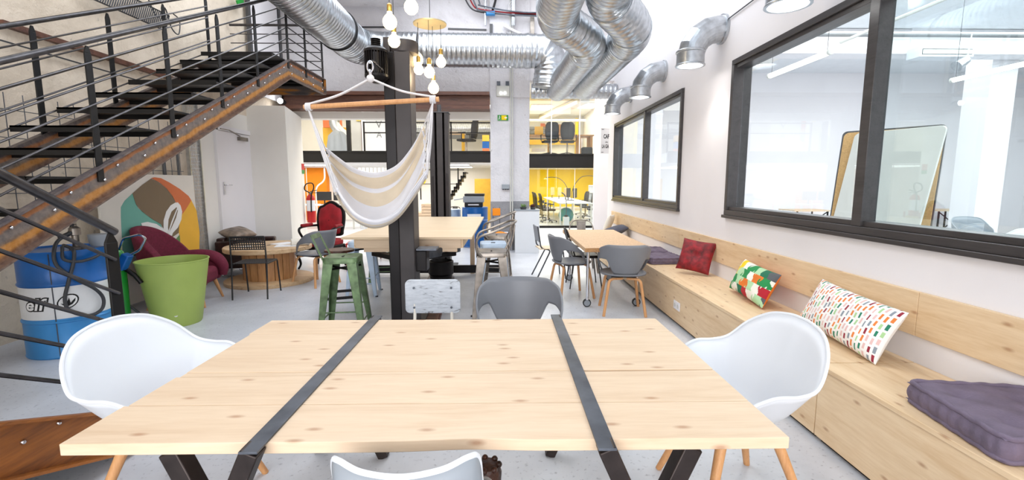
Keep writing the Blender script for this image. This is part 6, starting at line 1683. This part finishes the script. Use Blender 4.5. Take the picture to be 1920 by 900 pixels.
tag(MB().box2((2.45, 8.95, 3.85), (14.1, 9.35, 4.29)).build('ceiling_beam', 'white'), 'wide white beam across the meeting room ceiling', 'beam')
tag(MB().tube([(6.3, -2, 4.05), (6.3, 9.0, 4.05)], .03, 8).build('ceiling_pipe', 'panel_grey'), 'thin grey pipe running diagonally under the meeting room ceiling', 'pipe')
tag(MB().tube([(2.5, 8.85, 4.15), (14, 8.85, 4.15)], .035, 8).build('ceiling_pipe', 'louvre'), 'thin grey green pipe along the white ceiling beam', 'pipe')
q0 = atY(1832, 250, 9.5); q1 = atY(1880, 250, 9.5)
tag(MB().box2((q0.x, 9.36, 0), (q1.x, 9.9, 4.29)).build('square_column', 'white'), 'square white column in the meeting room right of the extinguisher', 'column')
# leaning boards
t = thing('leaning_board', 'tall pale grey board with rounded corners leaning in the meeting room', 'board', (0, 0, 0))
def lean_board(x0, x1, y, top, mat, t, name, dy=.35, thk=.03, sk=.0):
    m = MB(); P_ = []
    pr = rrect(x1 - x0, 1.0, .05, 5)
    pts = [((x0 + x1) / 2 + x + sk * (z + .5), y + dy * (z + .5), (z + .5) * top) for x, z in pr]
    m.slabpoly(pts, (0, thk, -thk * .2)); return m.build(name, mat, t, bevel=.004)
def slanted(pa, ya, pb, yb_, top, bot, mat, t, name, thk=.03, back=0.0):
    a = atY(pa, 300, ya); b = atY(pb, 300, yb_); a.z = b.z = 0
    d = (b - a).normalized(); L = (b - a).length; nrm = Vector((-d.y, d.x, 0))
    if nrm.y < 0: nrm = -nrm
    m = MB(); pts = []
    for x, z in rrect(L, top - .1, .05, 5):
        h = (z + (top - .1) / 2) / (top - .1)
        pts.append(a + d * (x + L / 2) + nrm * (back + .35 * h) - nrm * .35 * .6 + Vector((0, 0, .1 + h * (top - .1))) - d * (.09 * (1 - h)) * bot)
    m.slabpoly(pts, nrm * thk); return m.build(name, mat, t, bevel=.004)
slanted(1583, 5.25, 1752, 4.45, 2.0, 1.0, 'panel_grey', t, 'board')
t = thing('leaning_board', 'cork board with a dark edge standing behind the pale grey one', 'board', (0, 0, 0))
slanted(1566, 5.35, 1757, 4.62, 2.02, 0.0, 'cork', t, 'cork_face', thk=.01, back=.05)
slanted(1563, 5.36, 1760, 4.62, 2.04, 0.0, 'dark_grey_paint', t, 'frame', thk=.03, back=.065)
# table with trestle and chairs
def mtable(x0, x1, y, lab):
    t = thing('meeting_table', lab, 'table', ((x0 + x1) / 2, y, 0)); w_ = (x1 - x0) / 2
    MB().box((0, 0, .735), (2 * w_, .7, .03)).build('tabletop', 'ply', t)
    for s_ in (-1, 1):
        MB().beam((s_ * (w_ - .1), -.3, .72), (s_ * (w_ - .1), -.3, 0), .03, .03).beam((s_ * (w_ - .1), .3, .72), (s_ * (w_ - .1), .3, 0), .03, .03).build('leg', 'black_steel', t)
    MB().beam((-w_ + .1, -.3, .70), (w_ - .1, -.3, .15), .02, .02, up=(0, 1, 0)).beam((-w_ + .1, -.28, .15), (w_ - .1, -.28, .70), .02, .02, up=(0, 1, 0)).build('cross_brace', 'black_steel', t)
q0 = atY(1757, 395, 11.6); q1 = atY(1826, 395, 11.6); mtable(q0.x, q1.x, 11.95, 'pale topped table with crossed black legs below the extinguisher')
q0 = atY(1490, 396, 11.6); q1 = atY(1562, 396, 11.6); mtable(q0.x, q1.x, 11.95, 'pale topped table seen low in the left pane of the large window')
extinguisher('red fire extinguisher on the meeting room wall behind the big window', (atY(1815, 385, 12.3).x, 12.36, .80), 1.05)
q = atY(1817, 296, 12.45); tag(MB().box((q.x, 12.48, q.z), (.16, .03, .22)).build('small_notice', 'art_orange'), 'small orange and white notice high on the meeting room wall', 'sign')
BR = [(0, .225, .43), (.13, .22, .435), (.22, .19, .47), (.26, .10, .60), (.26, -.02, .66), (.25, -.12, .72), (.2, -.2, .79), (.10, -.245, .81), (0, -.25, .815)]
def mchair(px, py, y, mat, lab, rz):
    q = atY(px, py, y)
    t = thing('shell_chair', lab, 'chair', (q.x, y, 0), rz)
    shell_obj('seat_shell', BR, .41, mat, t)
    for sx in (-1, 1):
        for sy in (-1, 1): MB().tube([(sx * .12, sy * .11, .42), (sx * .22, sy * .22, 0)], [.014, .01], 8).build('leg', 'beech', t)
mchair(1800, 420, 7.3, 'light_grey_plastic', 'grey shell chair low in the big window, left of the pair beside the column', .3)
mchair(1824, 415, 8.3, 'light_grey_plastic', 'grey shell chair behind another one beside the white column', 2.8)
mchair(1893, 420, 6.6, 'white_plastic', 'white shell chair at the bottom right corner of the big window', .2)
mchair(1413, 388, 10.2, 'light_grey_plastic', 'grey shell chair at the bottom left corner of the big window', .1)
mchair(1460, 388, 10.6, 'white_plastic', 'white shell chair next to the grey one at the bottom left of the big window', -.2)
# ================================================================ lights
def area(name, loc, rot, sx, sy, power, col=(1, 1, 1)):
    l = bpy.data.lights.new(name, 'AREA'); l.shape = 'RECTANGLE'; l.size = sx; l.size_y = sy; l.energy = power; l.color = col
    o = bpy.data.objects.new(name, l); COL.objects.link(o); o.location = loc; o.rotation_euler = rot; return o
area('skylight_daylight_front', (-1.1, 0.8, 5.38), (0, 0, 0), 5.2, 5.6, 40, (0.97, 0.98, 1.0))
area('skylight_daylight_back', (-1.1, 6.4, 5.38), (0, 0, 0), 5.2, 5.4, 240, (0.95, 0.97, 1.0))
area('rear_fill_light', (-1.0, -3.05, 1.9), (R(90), 0, 0), 5.4, 2.6, 235, (1.0, 0.98, 0.96))  # unseen lamp added in the rear opening to fill the room from behind
area('meeting_room_light', (8, 6.0, 4.25), (0, 0, 0), 9, 9, 880, (0.98, 1.0, 1.0))
area('meeting_room_front_light', (5, 1.0, 4.25), (0, 0, 0), 4, 4, 160, (1, .98, .96))
area('hall_light', (-3.5, 11.6, 4.1), (0, 0, 0), 9, 2.2, 260, (1, .95, .86))
area('office_light', (-4.5, 15.6, 1.95), (0, 0, 0), 8, 4, 190, (1, .95, .84))
area('mezzanine_light', (-4.5, 15.6, 4.1), (0, 0, 0), 8, 4, 130, (1, .92, .74))
area('yellow_office_light', (2.8, 20, 2.1), (0, 0, 0), 3.6, 9, 330, (1, .96, .88))
area('upper_office_light', (2.0, 17.5, 4.1), (0, 0, 0), 2.4, 4, 70, (1, .95, .82))
area('right_hall_light', (1.8, 12.6, 4.1), (0, 0, 0), 2.8, 3, 110, (1, .97, .92))
w = bpy.data.worlds.new('sky'); SC.world = w; w.use_nodes = True
bg = w.node_tree.nodes['Background']; bg.inputs[0].default_value = (0.75, 0.86, 1.0, 1); bg.inputs[1].default_value = 1.0

# ================================================================ camera
cd = bpy.data.cameras.new('camera'); cam = bpy.data.objects.new('camera', cd); COL.objects.link(cam)
cd.sensor_width = 36.0; cd.sensor_fit = 'HORIZONTAL'; cd.lens = 36.0 * FPX / 1920.0
cd.clip_start = 0.05; cd.clip_end = 100
cam.location = CAM; cam.rotation_euler = (PI / 2 - PITCH, 0, -YAW)
SC.camera = cam
SC.view_settings.view_transform = 'Standard'; SC.view_settings.look = 'None'
SC.view_settings.exposure = 0.17; SC.view_settings.gamma = 1.0; SC.view_settings.use_curve_mapping = False
SC.cycles.max_bounces = 8; SC.cycles.diffuse_bounces = 4; SC.cycles.glossy_bounces = 4; SC.cycles.transparent_max_bounces = 12
SC.cycles.sample_clamp_indirect = 6.0
SC.cycles.use_denoising = True
